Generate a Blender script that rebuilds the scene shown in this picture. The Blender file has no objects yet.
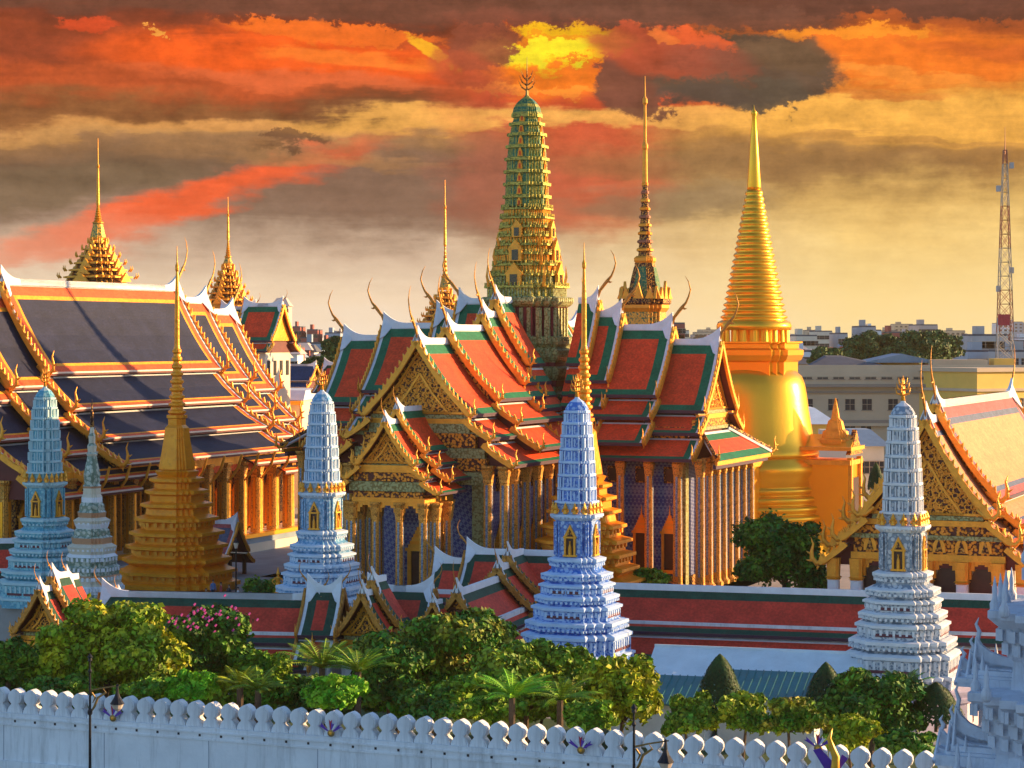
import bpy, math, random
from mathutils import Vector, Matrix
R = math.radians
sc = bpy.context.scene
COL = sc.collection
F = 2310.0; H = 26.0; HOR = 338.0
TH = R(-22)

# ------------------------------------------------------------------ camera, sky, sun, exposure
cd = bpy.data.cameras.new('camera'); cam = bpy.data.objects.new('camera', cd); COL.objects.link(cam)
cam.location = (0, 0, H); cam.rotation_euler = (R(90), 0, 0)
cd.sensor_width = 36; cd.lens = F/1024*36; cd.shift_y = -(384-HOR)/1024
cd.clip_start = 1; cd.clip_end = 12000
sc.camera = cam
sc.view_settings.view_transform = 'Standard'; sc.view_settings.look = 'None'
sc.view_settings.gamma = 1; sc.view_settings.use_curve_mapping = False
EXPO = 1.2
sc.view_settings.exposure = EXPO
HAZE = .00006
SUN_EL = R(13); SUN_AZ = R(76)          # azimuth from +Y towards +X
sd = bpy.data.lights.new('sun', 'SUN'); sun = bpy.data.objects.new('sun', sd); COL.objects.link(sun)
sd.energy = 4.6; sd.angle = R(0.5); sd.color = (1.0, 0.62, 0.28)
sv = Vector((math.sin(SUN_AZ)*math.cos(SUN_EL), math.cos(SUN_AZ)*math.cos(SUN_EL), math.sin(SUN_EL)))
sun.rotation_euler = sv.to_track_quat('Z', 'Y').to_euler()
sun.location = (60, 0, 80)

def lin(c):
    return tuple(((x/255)/12.92 if x/255 <= .04045 else ((x/255+.055)/1.055)**2.4) for x in c)

def build_world():
    w = bpy.data.worlds.new('World'); sc.world = w; w.use_nodes = True
    nt = w.node_tree; N = nt.nodes; L = nt.links; N.clear()
    out = N.new('ShaderNodeOutputWorld'); bg = N.new('ShaderNodeBackground'); bg2 = N.new('ShaderNodeBackground')
    mixs = N.new('ShaderNodeMixShader')
    sky = N.new('ShaderNodeTexSky'); sky.sky_type = 'NISHITA'; sky.sun_disc = False
    sky.sun_elevation = SUN_EL; sky.sun_rotation = SUN_AZ; sky.air_density = 1.0; sky.dust_density = 0.6; sky.ozone_density = 3.0
    L.new(sky.outputs[0], bg.inputs[0]); bg.inputs[1].default_value = 0.118
    def val(x):
        return x
    def mth(op, a, b=None, c=None, clamp=False):
        n = N.new('ShaderNodeMath'); n.operation = op; n.use_clamp = clamp
        for i, q in enumerate((a, b, c)):
            if q is None: continue
            if isinstance(q, (int, float)): n.inputs[i].default_value = q
            else: L.new(q, n.inputs[i])
        return n.outputs[0]
    tc = N.new('ShaderNodeTexCoord'); sp = N.new('ShaderNodeSeparateXYZ'); L.new(tc.outputs['Generated'], sp.inputs[0])
    az = mth('ARCTAN2', sp.outputs[0], sp.outputs[1])
    el = mth('ARCSINE', sp.outputs[2])
    U0 = mth('MULTIPLY_ADD', az, F, 512.0)           # sky coordinates: azimuth and elevation in 1/2310 rad
    V0 = mth('MULTIPLY_ADD', el, -F, 338.0)
    def noise(sx, sy, detail, rough=.55, off=0.0, dist=0.0):
        cb = N.new('ShaderNodeCombineXYZ')
        L.new(mth('MULTIPLY', U0, sx), cb.inputs[0]); L.new(mth('MULTIPLY', V0, sy), cb.inputs[1]); cb.inputs[2].default_value = off
        n = N.new('ShaderNodeTexNoise'); n.inputs['Scale'].default_value = 1; n.inputs['Detail'].default_value = detail
        n.inputs['Roughness'].default_value = rough; n.inputs['Distortion'].default_value = dist
        L.new(cb.outputs[0], n.inputs['Vector']); return n.outputs[0]
    nA = noise(.006, .018, 6, .6, 1.3); nB = noise(.008, .02, 6, .6, 7.7)
    nC = noise(.030, .045, 8, .66, 4.1)                 # puffy
    nS = noise(.004, .045, 7, .62, 2.2, .4)            # streaks
    nS2 = noise(.010, .11, 5, .6, 9.2, .3)
    U = mth('MULTIPLY_ADD', mth('SUBTRACT', nA, .5), 170.0, U0)
    V = mth('MULTIPLY_ADD', mth('SUBTRACT', nB, .5), 62.0, V0)
    V = mth('MULTIPLY_ADD', mth('SUBTRACT', nS, .5), 34.0, V); V = mth('MULTIPLY_ADD', mth('SUBTRACT', nC, .5), 12.0, V); U = mth('MULTIPLY_ADD', mth('SUBTRACT', nC, .5), 30.0, U)
    nF = noise(.11, .15, 6, .7, 6.6)
    Up = mth('MULTIPLY_ADD', mth('SUBTRACT', nC, .5), 60.0, mth('MULTIPLY_ADD', mth('SUBTRACT', nA, .5), 50.0, mth('MULTIPLY_ADD', mth('SUBTRACT', nF, .5), 26.0, U0)))
    Vp = mth('MULTIPLY_ADD', mth('SUBTRACT', nC, .5), 46.0, mth('MULTIPLY_ADD', mth('SUBTRACT', nB, .5), 30.0, mth('MULTIPLY_ADD', mth('SUBTRACT', nF, .5), 22.0, V0)))
    # vertical gradients left / right
    def ramp(stops):
        r = N.new('ShaderNodeValToRGB'); L.new(mth('DIVIDE', V, 340.0, clamp=True), r.inputs[0])
        els = r.color_ramp.elements
        while len(els) < len(stops): els.new(.5)
        for e, (p, c) in zip(els, stops):
            e.position = p/340.0; e.color = (*lin(c), 1)
        return r.outputs[0]
    left = ramp([(0, (92, 50, 40)), (35, (150, 66, 36)), (75, (158, 68, 34)), (105, (120, 68, 38)), (128, (186, 132, 78)), (165, (120, 90, 68)),
                 (215, (150, 122, 102)), (250, (204, 176, 150)), (295, (240, 216, 186)), (338, (246, 228, 204))])
    right = ramp([(0, (96, 58, 46)), (30, (178, 84, 34)), (65, (222, 120, 36)), (100, (226, 150, 56)), (135, (196, 136, 62)), (165, (160, 114, 60)),
                  (200, (220, 176, 98)), (240, (242, 202, 122)), (300, (250, 220, 148)), (338, (250, 224, 160))])
    def mixc(f, a, b):
        m = N.new('ShaderNodeMix'); m.data_type = 'RGBA'
        L.new(f, m.inputs[0]) if not isinstance(f, float) else setattr(m.inputs[0], 'default_value', f)
        L.new(a, m.inputs[6])
        if isinstance(b, tuple): m.inputs[7].default_value = (*lin(b), 1)
        else: L.new(b, m.inputs[7])
        return m.outputs[2]
    lr = mth('SMOOTH_MIN', mth('DIVIDE', mth('SUBTRACT', U0, 430.0), 420.0, clamp=True), 1.0, .05)
    col = mixc(lr, left, right)
    def blob(col, u, v, ru, rv, c, op=1.0, soft=1.0, slope=0.0, puffy=False):
        UU, VV = (Up, Vp) if puffy else (U, V)
        du = mth('SUBTRACT', UU, float(u)); dv = mth('SUBTRACT', VV, float(v))
        if slope: dv = mth('MULTIPLY_ADD', du, -slope, dv)
        a = mth('DIVIDE', du, float(ru)); b = mth('DIVIDE', dv, float(rv))
        d = mth('SQRT', mth('ADD', mth('MULTIPLY', a, a), mth('MULTIPLY', b, b)))
        f = mth('DIVIDE', mth('SUBTRACT', 1.0+soft*.5, d), soft, clamp=True)
        f = mth('MULTIPLY', mth('MULTIPLY', f, f), mth('MULTIPLY_ADD', f, -2.0, 3.0))
        return mixc(mth('MULTIPLY', f, op), col, c)
    B = [  # u, v, ru, rv, colour, opacity, softness, slope, puffy
        (420, 190, 190, 40, (128, 96, 78), .85, .9, 0, False),
        (60, 112, 190, 18, (142, 86, 46), .8, .8, 0, False),
        (40, 190, 150, 22, (112, 92, 66), .6, .9, -.1, False),
        (190, 204, 165, 17, (240, 92, 44), .95, 1.1, -.33, False),
        (60, 250, 110, 18, (232, 146, 112), .5, 1.0, -.2, False),
        (250, 128, 210, 9, (222, 154, 82), .8, .9, -.02, False),
        (400, 122, 110, 9, (240, 172, 80), .8, .9, 0, False),
        (80, 138, 120, 6, (204, 146, 82), .7, .9, 0, False),
        (290, 142, 40, 8, (104, 68, 46), .8, .5, -.1, True),
        (330, 160, 110, 7, (176, 124, 76), .6, .9, .05, False),
        (190, 84, 230, 18, (196, 84, 38), .8, .9, 0, False),
        (60, 55, 200, 16, (150, 66, 38), .8, .9, 0, False),
        (300, 60, 190, 26, (240, 92, 26), 1.0, .7, .03, False),
        (330, 34, 110, 11, (252, 116, 34), .9, .25, .05, True),
        (350, 60, 100, 9, (252, 134, 44), .6, .6, .05, False),
        (300, 84, 150, 8, (222, 104, 56), .7, .8, .05, False),
        (430, 50, 26, 8, (255, 180, 34), .95, .3, .6, True),
        (90, 33, 34, 7, (224, 78, 36), .8, .5, .1, True),
        (158, 39, 10, 4, (250, 166, 66), .9, .3, 0, True),
        (575, 84, 130, 62, (214, 74, 38), .9, .8, 0, False),
        (545, 78, 62, 24, (250, 124, 24), .95, .7, 0, False),
        (540, 92, 70, 5, (255, 150, 50), .7, .6, 0, True),
        (552, 48, 80, 22, (255, 190, 20), 1.0, .34, -.05, True),
        (548, 54, 52, 12, (255, 232, 40), .9, .35, -.1, True),
        (585, 66, 22, 6, (246, 120, 26), .85, .3, -.3, True),
        (515, 38, 14, 7, (240, 110, 30), .8, .3, .4, True),
        (560, 38, 44, 3, (250, 150, 24), .8, .3, 0, True),
        (550, 118, 80, 9, (240, 158, 76), .8, .8, 0, False),
        (604, 172, 62, 60, (206, 84, 50), .8, .9, 0, False),
        (492, 168, 46, 60, (172, 84, 60), .6, 1.0, 0, False),
        (620, 122, 170, 9, (246, 176, 84), .85, .7, 0, False),
        (760, 165, 190, 18, (150, 110, 66), .6, .9, 0, False),
        (690, 200, 95, 16, (132, 108, 80), .7, .9, 0, False),
        (910, 122, 180, 26, (248, 178, 76), .9, .8, 0, False),
        (890, 142, 120, 5, (180, 124, 62), .6, .8, 0, False),
        (900, 62, 160, 26, (242, 118, 30), .9, .7, 0, False),
        (850, 38, 80, 8, (252, 146, 38), .95, .3, 0, True),
        (920, 80, 90, 6, (252, 150, 54), .7, .6, .06, False),
        (985, 55, 70, 8, (208, 96, 36), .7, .7, 0, False),
        (870, 95, 80, 5, (212, 110, 44), .6, .7, .05, False),
        (632, 92, 38, 32, (118, 70, 54), .95, .22, .2, True),
        (738, 72, 100, 36, (96, 74, 58), 1.0, .26, .02, True),
        (760, 98, 44, 18, (88, 74, 60), .95, .30, 0, True), (700, 96, 50, 12, (84, 68, 58), .8, .5, 0, True), (780, 58, 50, 12, (124, 90, 62), .6, .7, .1, True),
        (800, 62, 30, 16, (104, 78, 56), .8, .2, 0, True),
        (655, 52, 58, 24, (186, 80, 50), .9, .5, .2, True),
        (690, 40, 46, 9, (244, 100, 48), .85, .3, .3, True),
        (660, 36, 14, 8, (250, 130, 54), .7, .3, .3, True),
        (706, 64, 44, 14, (160, 80, 58), .7, .7, .1, True),
        (480, 42, 34, 34, (150, 76, 52), .95, .25, 0, True),
        (470, 74, 40, 20, (176, 78, 46), .7, .5, .3, True),
        (512, 6, 700, 13, (118, 70, 52), .95, .7, 0, False),
        (560, 18, 130, 8, (126, 70, 52), .9, .25, .0, True),
        (690, 16, 150, 14, (112, 70, 54), .9, .4, .05, True),
        (930, 14, 160, 10, (104, 62, 48), .9, .3, .05, True)]
    for (u, v, ru, rv, c, op, so, sl, pf) in B:
        col = blob(col, u, v, ru, rv, c, op, so, sl, pf)
    # streak and puff relief of the clouds, fading out near the horizon
    fade = mth('DIVIDE', mth('SUBTRACT', 300.0, V0), 160.0, clamp=True)
    st = mth('ADD', mth('MULTIPLY', mth('SUBTRACT', nS2, .5), .45), mth('MULTIPLY', mth('SUBTRACT', nS, .5), .8))
    st = mth('MULTIPLY_ADD', mth('SUBTRACT', nC, .5), 1.3, st); st = mth('MULTIPLY_ADD', mth('SUBTRACT', nF, .5), .55, st)
    g = mth('MULTIPLY_ADD', mth('MULTIPLY', st, fade), .95, 1.0)
    vm = N.new('ShaderNodeVectorMath'); vm.operation = 'SCALE'; L.new(col, vm.inputs[0]); L.new(g, vm.inputs['Scale'])
    L.new(vm.outputs[0], bg2.inputs[0]); bg2.inputs[1].default_value = 2**(-EXPO)
    # sunset clouds fill the western half low down; clear sky elsewhere
    fa = mth('SUBTRACT', 1.15, mth('DIVIDE', mth('ABSOLUTE', az), 1.0), clamp=True)
    fe = mth('DIVIDE', mth('SUBTRACT', .34, el), .16, clamp=True)
    fac = mth('MULTIPLY', mth('MULTIPLY', fa, 3.0, clamp=True), fe)
    L.new(fac, mixs.inputs[0]); L.new(bg.outputs[0], mixs.inputs[1]); L.new(bg2.outputs[0], mixs.inputs[2])
    L.new(mixs.outputs[0], out.inputs[0])
build_world()

# ------------------------------------------------------------------ materials
MATS = {}
def mat(name, col, rough=.6, metal=0.0, var=.12, vs=.6, bump=0.0, bs=8.0, c2=None, c2kind='noise', c2s=3.0, c2t=.5, c2w=.04, spec=.5, rows=0.0, coat=0.0, isl=0.0):
    m = bpy.data.materials.new(name); m.use_nodes = True; MATS[name] = m
    nt = m.node_tree; N = nt.nodes; L = nt.links
    b = N['Principled BSDF']
    b.inputs['Roughness'].default_value = rough; b.inputs['Metallic'].default_value = metal
    b.inputs['Specular IOR Level'].default_value = spec
    if coat: b.inputs['Coat Weight'].default_value = coat; b.inputs['Coat Roughness'].default_value = .25
    tc = N.new('ShaderNodeTexCoord')
    n1 = N.new('ShaderNodeTexNoise'); n1.inputs['Scale'].default_value = vs; n1.inputs['Detail'].default_value = 6; n1.inputs['Roughness'].default_value = .65
    L.new(tc.outputs['Object'], n1.inputs['Vector'])
    def mix(f, a, bb, typ='MIX'):
        x = N.new('ShaderNodeMix'); x.data_type = 'RGBA'; x.blend_type = typ
        for i, q in ((0, f), (6, a), (7, bb)):
            if isinstance(q, (float, int)): x.inputs[i].default_value = q
            elif isinstance(q, tuple): x.inputs[i].default_value = (*q[:3], 1)
            else: L.new(q, x.inputs[i])
        return x.outputs[2]
    def rampf(src, lo, hi):
        r = N.new('ShaderNodeMapRange'); r.inputs['From Min'].default_value = lo; r.inputs['From Max'].default_value = hi
        r.clamp = True; L.new(src, r.inputs['Value']); return r.outputs[0]
    lo = tuple(x*(1-var) for x in col); hi = tuple(min(1, x*(1+var)) for x in col)
    c = mix(rampf(n1.outputs[0], .3, .7), lo, hi)
    hsrc = None
    if c2 is not None:
        if c2kind == 'noise':
            n2 = N.new('ShaderNodeTexNoise'); n2.inputs['Scale'].default_value = c2s; n2.inputs['Detail'].default_value = 3
            L.new(tc.outputs['Object'], n2.inputs['Vector']); s = n2.outputs[0]
        elif c2kind == 'streak':
            mp = N.new('ShaderNodeMapping'); mp.inputs['Scale'].default_value = (1.6, 1.6, .16)
            L.new(tc.outputs['Object'], mp.inputs['Vector']); n2 = N.new('ShaderNodeTexNoise'); n2.inputs['Scale'].default_value = c2s; n2.inputs['Detail'].default_value = 8; n2.inputs['Roughness'].default_value = .7
            L.new(mp.outputs[0], n2.inputs['Vector']); s = n2.outputs[0]
        elif c2kind == 'vor':
            n2 = N.new('ShaderNodeTexVoronoi'); n2.inputs['Scale'].default_value = c2s
            L.new(tc.outputs['Object'], n2.inputs['Vector']); s = n2.outputs[0]
        elif c2kind == 'grid':     # diamond lattice from waves
            mp = N.new('ShaderNodeMapping'); mp.inputs['Rotation'].default_value = (R(45), R(45), R(0)); mp.inputs['Scale'].default_value = (c2s,)*3
            L.new(tc.outputs['Object'], mp.inputs['Vector']); n2 = N.new('ShaderNodeTexChecker'); n2.inputs['Scale'].default_value = 1
            L.new(mp.outputs[0], n2.inputs['Vector']); s = n2.outputs['Fac']
        f = rampf(s, c2t-c2w, c2t+c2w)
        c = mix(f, c, c2); hsrc = f
    if isl:
        gi = N.new('ShaderNodeNewGeometry')
        hsv = N.new('ShaderNodeHueSaturation')
        L.new(c, hsv.inputs['Color'])
        L.new(rampf2(N, L, gi.outputs['Random Per Island'], 1-isl, 1+isl), hsv.inputs['Value'])
        hm = N.new('ShaderNodeMath'); hm.operation = 'FRACT'; hk = N.new('ShaderNodeMath'); hk.operation = 'MULTIPLY'; hk.inputs[1].default_value = 17.3
        L.new(gi.outputs['Random Per Island'], hk.inputs[0]); L.new(hk.outputs[0], hm.inputs[0])
        L.new(rampf2(N, L, hm.outputs[0], .5-isl*.055, .5+isl*.03), hsv.inputs['Hue'])
        c = hsv.outputs[0]
    L.new(c, b.inputs['Base Color'])
    h = None
    if rows:
        sx = N.new('ShaderNodeSeparateXYZ'); L.new(tc.outputs['Object'], sx.inputs[0])
        k = N.new('ShaderNodeMath'); k.operation = 'MULTIPLY'; k.inputs[1].default_value = rows; L.new(sx.outputs[2], k.inputs[0])
        k2 = N.new('ShaderNodeMath'); k2.operation = 'FRACT'; L.new(k.outputs[0], k2.inputs[0]); h = k2.outputs[0]
        mm = N.new('ShaderNodeMix'); mm.data_type = 'RGBA'
        r2 = N.new('ShaderNodeTexNoise'); r2.inputs['Scale'].default_value = 5.0; r2.inputs['Detail'].default_value = 2
        L.new(tc.outputs['Object'], r2.inputs['Vector'])
        c = mix(rampf(r2.outputs[0], .35, .65), tuple(x*.82 for x in (1, 1, 1)), (1.12, 1.12, 1.12))
        c3 = mix(1.0, b.inputs['Base Color'].links[0].from_socket, c, 'MULTIPLY'); L.new(c3, b.inputs['Base Color'])
    if bump:
        n3 = N.new('ShaderNodeTexNoise'); n3.inputs['Scale'].default_value = bs; n3.inputs['Detail'].default_value = 4
        L.new(tc.outputs['Object'], n3.inputs['Vector'])
        bp = N.new('ShaderNodeBump'); bp.inputs['Strength'].default_value = bump; bp.inputs['Distance'].default_value = .08
        src = n3.outputs[0]
        if h is not None:
            a = N.new('ShaderNodeMath'); a.operation = 'ADD'; L.new(src, a.inputs[0]); L.new(h, a.inputs[1]); src = a.outputs[0]
        if hsrc is not None:
            a = N.new('ShaderNodeMath'); a.operation = 'SUBTRACT'; L.new(src, a.inputs[0]); L.new(hsrc, a.inputs[1]); src = a.outputs[0]
        L.new(src, bp.inputs['Height']); L.new(bp.outputs[0], b.inputs['Normal'])
    return m
def rampf2(N, L, src, lo, hi):
    r = N.new('ShaderNodeMapRange'); r.inputs['To Min'].default_value = lo; r.inputs['To Max'].default_value = hi
    L.new(src, r.inputs['Value']); return r.outputs[0]

mat('gold', (.90, .37, .028), .42, .4, .18, 1.5, .5, 9, spec=.6)
mat('gold_smooth', (1.0, .47, .030), .32, .75, .06, .35, .12, 3)
mat('gold_leaf', (1.0, .335, .010), .36, .3, .15, .9, .35, 6, c2=(.72, .24, .015), c2kind='noise', c2s=2.2, c2t=.66, c2w=.12)
mat('gold_carved', (.80, .31, .03), .45, .4, .2, 2, .9, 7, c2=(.09, .025, .02), c2kind='vor', c2s=4.2, c2t=.56, c2w=.07)
mat('bronze_gold', (.52, .23, .035), .5, .4, .35, 3, .6, 9)
mat('gold_dark', (.55, .28, .06), .5, .5, .25, 2, .9, 7, c2=(.06, .02, .02), c2kind='vor', c2s=5, c2t=.5, c2w=.08)
mat('gold_facet', (.74, .40, .07), .45, .55, .2, 1, .6, 10, c2=(.12, .20, .10), c2kind='vor', c2s=5, c2t=.62, c2w=.05)
mat('olive_gold', (.50, .42, .075), .45, .45, .25, 1.2, .7, 9, c2=(.20, .22, .05), c2kind='vor', c2s=5, c2t=.66, c2w=.1)
mat('pale_green', (.34, .36, .16), .45, .2, .2, 1.2, .5, 9, c2=(.20, .17, .05), c2kind='vor', c2s=5, c2t=.58, c2w=.06)
mat('panel_green', (.012, .13, .055), .35, .1, .3, 2, .4, 9, c2=(.20, .25, .05), c2kind='vor', c2s=5, c2t=.62, c2w=.04)
mat('maroon', (.20, .018, .028), .5, 0, .2, 1, .3, 10)
mat('soffit', (.12, .012, .012), .6, 0, .2, 1)
mat('purple', (.05, .015, .045), .5, 0, .2, 1)
mat('tile_red', (.74, .070, .018), .62, 0, .22, .9, .30, 6, rows=3.2, spec=.22)
mat('tile_green', (.012, .15, .07), .62, 0, .22, .9, .30, 6, rows=3.2, spec=.22)
mat('tile_dkgreen', (.012, .07, .045), .62, 0, .25, .9, .3, 6, rows=3.2, spec=.22)
mat('tile_gred', (.56, .05, .028), .62, 0, .25, .7, .3, 6, rows=3.2, spec=.22)
mat('tile_orange', (.78, .10, .025), .62, 0, .2, .9, .25, 6, rows=3.2, spec=.22)
mat('tile_yellow', (.86, .34, .02), .62, 0, .15, .9, .25, 6, rows=3.2, spec=.22)
mat('tile_navy', (.016, .020, .048), .62, 0, .35, .5, .25, 6, rows=3.2, spec=.22)
mat('tile_amber', (.74, .29, .13), .62, 0, .16, .9, .25, 6, rows=3.2, spec=.22)
mat('tile_rose', (.45, .10, .10), .62, 0, .2, .9, .3, 6, rows=3.2, spec=.22)
mat('tile_slate', (.10, .13, .20), .62, 0, .2, .9, .3, 6, rows=3.2, spec=.22)
mat('tile_blue', (.02, .05, .13), .62, 0, .2, .9, .3, 6, rows=3.2, spec=.22)
mat('trim', (.74, .76, .80), .55, 0, .10, 1.2, .1, 6)
mat('trim_warm', (.80, .66, .52), .55, 0, .10, 1.2)
mat('plaster', (.76, .77, .79), .8, 0, .10, .35, .3, 5, c2=(.36, .37, .38), c2kind='streak', c2s=1.0, c2t=.66, c2w=.16)
mat('stucco', (.56, .61, .70), .75, 0, .14, 1.2, .4, 7, c2=(.30, .33, .38), c2kind='streak', c2s=1.4, c2t=.68, c2w=.14)
mat('plaster_line', (.30, .32, .38), .8, 0, .15, .6)
mat('hole', (.03, .03, .035), .9, 0, .1)
mat('blue_wall', (.045, .06, .26), .4, .1, .25, .8, .4, 10, c2=(.20, .25, .42), c2kind='grid', c2s=3.6, c2t=.5, c2w=.3)
mat('col_blue', (.30, .42, .52), .35, .1, .15, 2, .3, 12, c2=(.12, .20, .34), c2kind='vor', c2s=7, c2t=.45, c2w=.06)
mat('col_gold', (.74, .36, .06), .42, .4, .18, 2, .5, 12, c2=(.34, .15, .03), c2kind='vor', c2s=9, c2t=.66, c2w=.08)
mat('dark_glass', (.012, .010, .012), .15, 0, .1)
mat('door_dark', (.05, .018, .014), .4, .1, .3, 2)
def porcelain(tag, a, b, c, s=3.2):
    mat('por_'+tag, a, .28, 0, .16, 1.0, .5, 8, c2=b, c2kind='vor', c2s=s, c2t=.50, c2w=.07, coat=.3)
    mat('band_'+tag, b, .28, 0, .2, 1.2, .5, 8, c2=a, c2kind='vor', c2s=s*1.5, c2t=.42, c2w=.06, coat=.3)
    mat('lip_'+tag, c, .4, 0, .1, 1.5, .2, 8)
    mat('pan_'+tag, b, .3, 0, .3, 1.5, .4, 8, c2=a, c2kind='noise', c2s=5, c2t=.55, c2w=.05, coat=.3)
porcelain('blue', (.34, .52, .86), (.05, .18, .62), (.50, .66, .92))
porcelain('sky', (.38, .56, .74), (.12, .34, .56), (.56, .68, .80))
porcelain('teal', (.20, .50, .58), (.07, .33, .46), (.42, .62, .66))
porcelain('white', (.56, .60, .66), (.20, .27, .36), (.72, .74, .78))
porcelain('mint', (.46, .50, .42), (.16, .24, .18), (.62, .56, .44))
mat('mint_orange', (.50, .26, .14), .45, 0, .2, 1)
mat('slot', (.12, .03, .05), .7, 0, .2, 1)
mat('pink_plinth', (.60, .50, .56), .8, 0, .12, .5, .2, 4)
mat('trunk', (.09, .06, .04), .9, 0, .3, 3, .5, 12)
mat('grass', (.045, .085, .02), .9, 0, .35, .5, .4, 6)
mat('paving', (.30, .28, .26), .85, 0, .2, .3, .2, 3)
mat('asphalt', (.05, .05, .052), .9, 0, .2, .8, .2, 12)
mat('marking', (.75, .75, .72), .7, 0, .1, 1)
mat('earth', (.16, .15, .12), .95, 0, .3, .02)
mat('white_metal', (.70, .75, .78), .55, 0, .10, .7, .12, 4)
mat('teal_roof', (.02, .16, .17), .5, 0, .2, .6, .2, 5)
mat('iron', (.015, .016, .02), .45, .5, .2, 3)
mat('lamp_glass', (.62, .50, .38), .2, 0, .1)
mat('bronze', (.30, .19, .06), .45, .7, .2, 3)
mat('flag_purple', (.10, .03, .36), .7, 0, .2, 2)
mat('flag_red', (.45, .03, .05), .7, 0, .2, 2)
mat('flag_white', (.7, .7, .72), .7, 0, .1, 2)
mat('yellow_paint', (.82, .42, .03), .35, .2, .15, 2)
mat('beige', (.56, .43, .29), .85, 0, .12, .12, .15, 2)
mat('beige_dark', (.30, .24, .19), .85, 0, .12, .12)
mat('yellow_wall', (.80, .50, .10), .8, 0, .1, .2)
mat('grey_roof', (.085, .09, .11), .8, 0, .25, .3, .3, 2)
mat('blue_roof', (.22, .30, .38), .7, 0, .2, .3)
mat('cream', (.68, .60, .48), .8, 0, .1, .2)
mat('conc', (.42, .42, .43), .85, 0, .15, .1)
mat('conc_pink', (.52, .42, .38), .85, 0, .15, .1)
mat('conc_blue', (.33, .40, .48), .85, 0, .15, .1)
mat('brick_red', (.34, .09, .07), .85, 0, .2, .3)
mat('tower_red', (.34, .13, .07), .6, .2, .1, 1)
mat('tower_white', (.42, .36, .28), .6, .2, .1, 1)
mat('skin', (.42, .24, .16), .6)
mat('cloth_white', (.65, .65, .66), .85); mat('cloth_blue', (.10, .20, .42), .85); mat('cloth_dark', (.03, .03, .045), .85)
mat('cloth_red', (.45, .06, .06), .85); mat('hair', (.015, .01, .01), .7)
def leaf(tag, a, b, isl=.45):
    mat('leaf_'+tag, a, .6, 0, .3, .5, 0, 1, c2=b, c2kind='noise', c2s=.55, c2t=.52, c2w=.10, spec=.3, isl=isl)
leaf('lime', (.16, .29, .008), (.40, .40, .006), .5)
leaf('mid', (.08, .24, .010), (.22, .33, .010), .5)
leaf('dark', (.028, .13, .012), (.10, .23, .012), .6)
leaf('bright', (.09, .36, .010), (.22, .46, .012), .4)
leaf('olive', (.09, .22, .012), (.24, .32, .012), .55)
leaf('autumn', (.06, .20, .010), (.26, .26, .015), .6)
leaf('topiary', (.012, .052, .010), (.026, .08, .010), .35)
leaf('far', (.045, .10, .025), (.08, .14, .03), .4)
mat('bougain', (.55, .05, .28), .7, 0, .2, 2)

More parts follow.
